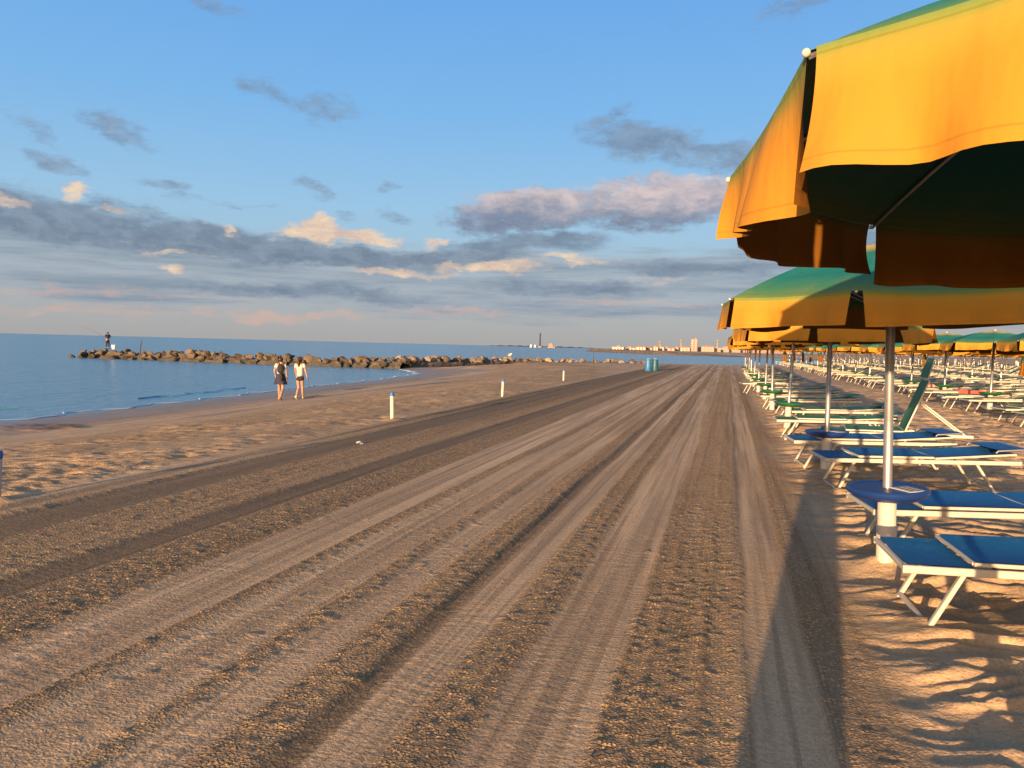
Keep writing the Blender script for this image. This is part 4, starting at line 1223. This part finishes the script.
# ------------------------------------------------------------------ out at sea
tw = empty('sea_tower', (-605.5, 2500, SEA))
MB().lathe([(7.5, 0), (7.5, 4.0), (6.5, 4.5)], 16).build('foundation', M['wall_white'], tw, True)
MB().lathe([(3.0, 4.5), (2.5, 40), (2.4, 41)], 16).build('shaft', M['tower_grey'], tw, True)
MB().lathe([(3.6, 41), (3.8, 42), (3.8, 43.2), (2.0, 43.6), (2.0, 47), (0.6, 49.5)], 16).build('lantern', M['tower_grey'], tw, True)
tag(tw, 'slender dark tower standing in the sea on the horizon', 'tower')
def sailboat(x, y, s, label):
    root = empty('sailboat', (x, y, SEA), R(20)); root.scale = (s, s, s)
    m_ = MB()
    sec = [(-4.5, 1.1, 0.9), (-2, 1.5, 0.9), (1, 1.5, 1.0), (3.5, 0.8, 1.15), (5, 0.05, 1.3)]
    for (xx, hw, zt) in sec:
        m_.v += [(xx, -hw, zt), (xx, -hw * 0.7, -0.2), (xx, hw * 0.7, -0.2), (xx, hw, zt)]
    for i in range(len(sec) - 1):
        for q in range(4): m_.f.append((i * 4 + q, i * 4 + (q + 1) % 4, i * 4 + 4 + (q + 1) % 4, i * 4 + 4 + q))
    m_.f.append((0, 1, 2, 3)); m_.build('hull', M['gull'], root)
    MB().tube([(0.5, 0, 0.9), (0.5, 0, 13.5)], 0.12, 6).build('mast', M['white_plastic'], root)
    MB().add([(0.4, 0.02, 1.8), (-4.2, 0.35, 1.8), (-2.2, 0.45, 6.5), (0.4, 0.02, 13)], [(0, 1, 2, 3)]).build('sail', M['gull'], root)
    MB().add([(4.8, 0, 1.4), (0.9, 0.35, 2.0), (0.65, 0.05, 11.8)], [(0, 1, 2)]).build('jib', M['gull'], root)
    tag(root, label, 'sailboat', 'sailing boats on the horizon')
sailboat(-632, 2480, 0.85, 'small white sailboat on the horizon, on the open sea side of the tower')
sailboat(-598, 2400, 0.75, 'white sailboat right in front of the dark sea tower')
sh = empty('work_barge', (-566, 2500, SEA))
MB().box((0, 0, 1.2), (24, 8, 3.4)).build('hull', M['roof_tile'], sh)
MB().box((-2, 0, 7.2), (15, 6, 8.4)).build('deckhouse', M['wall_pink'], sh)
MB().box((-2, 0, 12.7), (9, 5, 2.4)).build('bridge', M['wall_white'], sh)
tag(sh, 'pinkish work barge with a tall deckhouse beside the sea tower', 'boat')
# hair-thin far shore at the horizon
m = MB()
for i in range(41):
    t = i / 40; xx = -1900 + 900 * t; hgt = 11 * math.sin(math.pi * min(1, t * 1.02)) ** 0.4 * (0.7 + 0.3 * math.sin(i * 1.7))
    m.v += [(xx, 6000, SEA - 1), (xx, 6040, SEA + max(0.2, hgt)), (xx, 6200, SEA - 1)]
for i in range(40):
    for q in range(2): m.f.append((i * 3 + q, i * 3 + q + 1, i * 3 + q + 4, i * 3 + q + 3))
o = m.build('far_coast_hill', M['tower_grey']); tag(o, 'thin grey line of far coast on the horizon', kind='structure')

# ------------------------------------------------------------------ sky
SUN_EL = 5.2
SUN_AZ = 180 + 6.9          # bearing of the sun from +Y towards +X
w = bpy.data.worlds.new('World'); scene.world = w; w.use_nodes = True
nt = w.node_tree; bgn = nt.nodes['Background']
sky = N(nt, 'ShaderNodeTexSky'); sky.sky_type = 'NISHITA'; sky.sun_disc = False
sky.sun_elevation = R(SUN_EL); sky.sun_rotation = R(SUN_AZ)
sky.air_density = 1.0; sky.dust_density = 1.5; sky.ozone_density = 2.2
tc = N(nt, 'ShaderNodeTexCoord')
sep = N(nt, 'ShaderNodeSeparateXYZ'); nt.links.new(tc.outputs['Generated'], sep.inputs[0])
az = mathn(nt, 'MULTIPLY', mathn(nt, 'ARCTAN2', sep.outputs['X'], sep.outputs['Y']), 180 / math.pi)
el = mathn(nt, 'MULTIPLY', mathn(nt, 'ARCSINE', sep.outputs['Z']), 180 / math.pi)
cv = N(nt, 'ShaderNodeCombineXYZ'); nt.links.new(az, cv.inputs[0]); nt.links.new(el, cv.inputs[1])
P0 = cv.outputs[0]
# billow: warp the sky coordinates by noise
wn = N(nt, 'ShaderNodeTexNoise'); setin(wn, Scale=0.42, Detail=6.0, Roughness=0.62)
nt.links.new(mapping(nt, P0, (0.55, 1.1, 1)), wn.inputs['Vector'])
wv = N(nt, 'ShaderNodeVectorMath', operation='SUBTRACT'); nt.links.new(wn.outputs['Color'], wv.inputs[0]); wv.inputs[1].default_value = (0.5, 0.5, 0.5)
wsc = N(nt, 'ShaderNodeVectorMath', operation='MULTIPLY'); nt.links.new(wv.outputs[0], wsc.inputs[0]); wsc.inputs[1].default_value = (6.0, 2.6, 0)
wa = N(nt, 'ShaderNodeVectorMath', operation='ADD'); nt.links.new(P0, wa.inputs[0]); nt.links.new(wsc.outputs[0], wa.inputs[1])
PW = wa.outputs[0]
def blob(az_, el_, ra, re, tilt=0.0, s=1.0):
    t = R(tilt)
    sb = N(nt, 'ShaderNodeVectorMath', operation='SUBTRACT'); nt.links.new(PW, sb.inputs[0]); sb.inputs[1].default_value = (az_, el_, 0)
    mp = nt.nodes.new('ShaderNodeMapping'); mp.vector_type = 'TEXTURE'
    setin(mp, Rotation=(0, 0, t), Scale=(ra, re, 1)); nt.links.new(sb.outputs[0], mp.inputs['Vector'])
    ln = N(nt, 'ShaderNodeVectorMath', operation='LENGTH'); nt.links.new(mp.outputs[0], ln.inputs[0])
    return mathn(nt, 'MULTIPLY', smooth(nt, ln.outputs['Value'], 1.25, 0.25), s)
def union(bl):
    r = bl[0]
    for b2 in bl[1:]: r = mathn(nt, 'MAXIMUM', r, b2)
    return r
fine = noise(nt, mapping(nt, P0, (0.5, 1.2, 1)), 1.1, 9, 0.66)
strat = noise(nt, mapping(nt, P0, (0.045, 0.55, 1), loc=(3.1, 0.4, 0)), 1.0, 6, 0.58)
def cloudmask(bl, k=1.1, lo=0.42, hi=0.72):
    d = mathn(nt, 'ADD', union(bl), mathn(nt, 'MULTIPLY', mathn(nt, 'SUBTRACT', fine, 0.5), k))
    return smooth(nt, d, lo, hi)
def tune(bl, k, lo, hi, nz=None): return cloudmask(bl, k, lo, hi)
dark = cloudmask([blob(-43.4, 13.3, 3.2, 1.1, -14, 0.85), blob(-46.3, 10.8, 2.4, 0.9, -10, 0.8), blob(-47.5, 12.6, 2.6, 0.7, -30, 0.6), blob(-40, 10.0, 2.6, 0.7, 4, 0.7), blob(-37.5, 9.4, 5.5, 0.35, 0, 0.55),
                  blob(-29.2, 16.0, 3.8, 1.3, 4, 0.74), blob(-33.0, 16.6, 3.4, 1.0, -18, 0.66), blob(-30, 10.7, 2.4, 0.8, -22, 0.76), blob(-25.3, 11.0, 1.2, 0.6, 0, 0.66), blob(-24.5, 9.2, 1.6, 0.7, 0, 0.62), blob(-27.5, 9.0, 1.2, 0.5, 0, 0.6),
                  blob(-5.8, 14.6, 6.4, 1.8, -8, 1.0), blob(0.5, 13.4, 6.0, 1.6, -6, 0.95), blob(-9.5, 16.0, 3.2, 0.9, 20, 0.75), blob(-37, 21.6, 3.4, 0.8, -18, 0.6), blob(4.5, 22.6, 5.5, 0.9, 10, 0.75)], 1.6, 0.22, 1.10)
bank = cloudmask([blob(-14.5, 9.9, 7.5, 2.0, 6, 1.15), blob(-5.0, 10.6, 9.0, 2.3, 3, 1.25), blob(2.0, 10.8, 7.0, 2.0, 0, 1.15), blob(-18.5, 9.3, 3.0, 1.0, 0, 0.9), blob(-7.0, 12.2, 1.3, 0.9, 20, 0.8), blob(-3.0, 12.0, 3.5, 0.8, 0, 0.85)], 1.8, 0.22, 1.05)
massA = [blob(-47, 7.3, 11, 1.9, -2, 1.1), blob(-38, 6.7, 10, 1.5, -4, 1.1), blob(-29, 6.1, 11, 0.95, -2, 1.05), blob(-20, 6.5, 8, 1.0, 4, 0.95), blob(-15, 7.6, 8, 0.9, 4, 0.9), blob(-2, 6.0, 9, 0.8, 0, 0.8), blob(-30, 3.4, 12, 0.8, 0, 0.75),
         blob(-12, 4.4, 9, 0.9, 0, 0.75), blob(14, 7, 14, 2.5, 0, 0.9), blob(-80, 7, 22, 3, 0, 0.9), blob(50, 8, 25, 4, 0, 0.8)]
md = mathn(nt, 'ADD', union(massA), mathn(nt, 'MULTIPLY', mathn(nt, 'SUBTRACT', fine, 0.5), 1.0))
md = mathn(nt, 'ADD', md, mathn(nt, 'MULTIPLY', mathn(nt, 'SUBTRACT', strat, 0.5), 1.1))
massm = smooth(nt, md, 0.12, 0.95)
# thinner streaked layer all along the horizon
sepw = N(nt, 'ShaderNodeSeparateXYZ'); nt.links.new(PW, sepw.inputs[0])
elw = mathn(nt, 'ADD', mathn(nt, 'MULTIPLY', sepw.outputs['Y'], 0.5), mathn(nt, 'MULTIPLY', el, 0.5))
bandm = mathn(nt, 'MULTIPLY', smooth(nt, elw, 0.9, 3.2), smooth(nt, elw, 8.4, 6.2))
strat2 = noise(nt, mapping(nt, P0, (0.10, 1.25, 1), loc=(7.7, 2.1, 3.0)), 1.0, 8, 0.62)
bd = mathn(nt, 'ADD', mathn(nt, 'MULTIPLY', bandm, 0.75), mathn(nt, 'MULTIPLY', mathn(nt, 'SUBTRACT', strat2, 0.5), 1.5))
bandm2 = mathn(nt, 'MULTIPLY', smooth(nt, bd, 0.15, 0.85), smooth(nt, bandm, 0.0, 0.3))
peach = cloudmask([blob(-30.2, 7.7, 4.2, 1.05, -2, 1.25), blob(-29.6, 8.3, 2.2, 1.0, 0, 1.25), blob(-26.8, 7.6, 3.6, 0.8, -3, 1.2), blob(-22.0, 7.5, 1.6, 0.8, 0, 0.9), blob(-20.8, 7.7, 1.0, 0.5, 0, 0.8), blob(-17.5, 5.9, 6.0, 0.75, 2, 1.0), blob(-11.5, 6.6, 4.5, 0.55, 4, 0.9),
                   blob(-24, 5.2, 7.0, 0.42, 1, 0.85), blob(-39.3, 4.5, 2.2, 0.5, 0, 0.9), blob(-45.2, 9.2, 0.9, 0.9, 0, 1.0), blob(-49, 8.0, 4.5, 0.6, 0, 0.8), blob(-42.6, 8.2, 2.2, 0.4, 0, 0.7), blob(-36, 7.6, 1.0, 0.6, 0, 0.8), blob(-40, 5.6, 5, 0.35, 0, 0.7), blob(-5, 5.2, 7, 0.4, 0, 0.6)], 1.5, 0.42, 1.15)
low = cloudmask([blob(-33.5, 1.6, 4.0, 0.5, 0, 0.9), blob(-29, 1.7, 4.5, 0.4, 0, 0.85), blob(-37.5, 1.7, 2.0, 0.4, 0, 0.7), blob(-38, 2.8, 9, 0.4, 0, 0.5), blob(-20, 2.5, 8, 0.4, 0, 0.65), blob(-46, 3.0, 9, 0.6, 0, 0.6), blob(-6, 3.2, 9, 0.4, 0, 0.65), blob(-45, 1.6, 9, 0.6, 0, 0.6)], 1.4, 0.25, 1.1)
skyc = sky.outputs[0]
KS = 10.0                                   # sky units: background strength 0.1 brings these back to radiance
EXPK = 0.355
def C(r, g, b, k=EXPK): return (r * KS * k, g * KS * k, b * KS * k)
front = smooth(nt, sep.outputs['Y'], -0.1, 0.35)
grad = ramp(nt, mathn(nt, 'DIVIDE', el, 60.0), [(0.0, (0.43, 0.43, 0.43)), (0.04, (0.42, 0.46, 0.50)), (0.10, (0.37, 0.55, 0.70)), (0.16, (0.32, 0.57, 0.82)), (0.27, (0.205, 0.49, 0.87)), (0.45, (0.125, 0.38, 0.86)), (1.0, (0.10, 0.29, 0.68))])
gsc = mixc(nt, 1.0, grad, (KS * EXPK, KS * EXPK, KS * EXPK), 'MULTIPLY')
skyc = mixc(nt, 1.0, skyc, (2.0, 1.5, 1.2), 'MULTIPLY')
c = mixc(nt, mathn(nt, 'MULTIPLY', front, 0.94), skyc, gsc)
inner = noise(nt, mapping(nt, PW, (0.5, 1.1, 1)), 0.9, 8, 0.65)
tone = smooth(nt, inner, 0.30, 0.70)
c = mixc(nt, mathn(nt, 'MULTIPLY', bandm2, 0.85), c, mixc(nt, smooth(nt, strat2, 0.35, 0.75), C(0.40, 0.45, 0.51), C(0.225, 0.30, 0.39)))
c = mixc(nt, mathn(nt, 'MULTIPLY', massm, 0.90), c, mixc(nt, tone, C(0.165, 0.225, 0.315), C(0.27, 0.345, 0.44)))
c = mixc(nt, mathn(nt, 'MULTIPLY', low, 0.65), c, C(0.72, 0.47, 0.38))
c = mixc(nt, mathn(nt, 'MULTIPLY', dark, 0.78), c, mixc(nt, tone, C(0.17, 0.225, 0.32), C(0.29, 0.37, 0.48)))
hgt = mathn(nt, 'ADD', mathn(nt, 'MULTIPLY', sepw.outputs['Y'], 0.7), mathn(nt, 'MULTIPLY', el, 0.3))
hgt = mathn(nt, 'ADD', hgt, mathn(nt, 'MULTIPLY', mathn(nt, 'SUBTRACT', fine, 0.5), 2.6))
lit = smooth(nt, hgt, 9.0, 11.2)
bankc = mixc(nt, lit, mixc(nt, tone, C(0.18, 0.22, 0.32), C(0.28, 0.32, 0.42)), mixc(nt, tone, C(0.46, 0.42, 0.47), C(0.78, 0.63, 0.60)))
c = mixc(nt, mathn(nt, 'MULTIPLY', bank, 0.92), c, bankc)
c = mixc(nt, mathn(nt, 'MULTIPLY', peach, 0.92), c, mixc(nt, tone, C(0.68, 0.50, 0.42), C(1.0, 0.76, 0.52)))
nt.links.new(c, bgn.inputs['Color'])
bgn.inputs['Strength'].default_value = 0.10

sl = bpy.data.lights.new('sun', 'SUN'); sl.energy = 5.0; sl.angle = R(0.53); sl.color = (1.0, 0.63, 0.33)
so = bpy.data.objects.new('sun', sl); col.objects.link(so)
saz = R(SUN_AZ); sdir = Vector((math.sin(saz) * math.cos(R(SUN_EL)), math.cos(saz) * math.cos(R(SUN_EL)), math.sin(R(SUN_EL))))
so.rotation_euler = sdir.to_track_quat('Z', 'Y').to_euler()
so.location = sdir * 50

# ------------------------------------------------------------------ camera
cam = bpy.data.cameras.new('camera'); co_ = bpy.data.objects.new('camera', cam); col.objects.link(co_)
F = 769.0; cam.sensor_width = 36; cam.lens = F / 1024 * 36; cam.clip_start = 0.05; cam.clip_end = 100000
roll = R(1.45); pitch = math.atan(38 * math.cos(roll) / F); yaw = math.atan((727 - 512) / F)
Mz = Matrix.Rotation(yaw, 4, 'Z') @ Matrix.Rotation(math.pi / 2 - pitch, 4, 'X') @ Matrix.Rotation(roll, 4, 'Z')
co_.matrix_world = Matrix.Translation((0, 0, 1.55)) @ Mz
scene.camera = co_

scene.view_settings.view_transform = 'Standard'; scene.view_settings.look = 'None'
scene.view_settings.gamma = 1; scene.view_settings.use_curve_mapping = False
scene.view_settings.exposure = 1.42
scene.cycles.max_bounces = 6; scene.cycles.diffuse_bounces = 3; scene.cycles.glossy_bounces = 3; scene.cycles.transmission_bounces = 4
scene.cycles.use_denoising = True
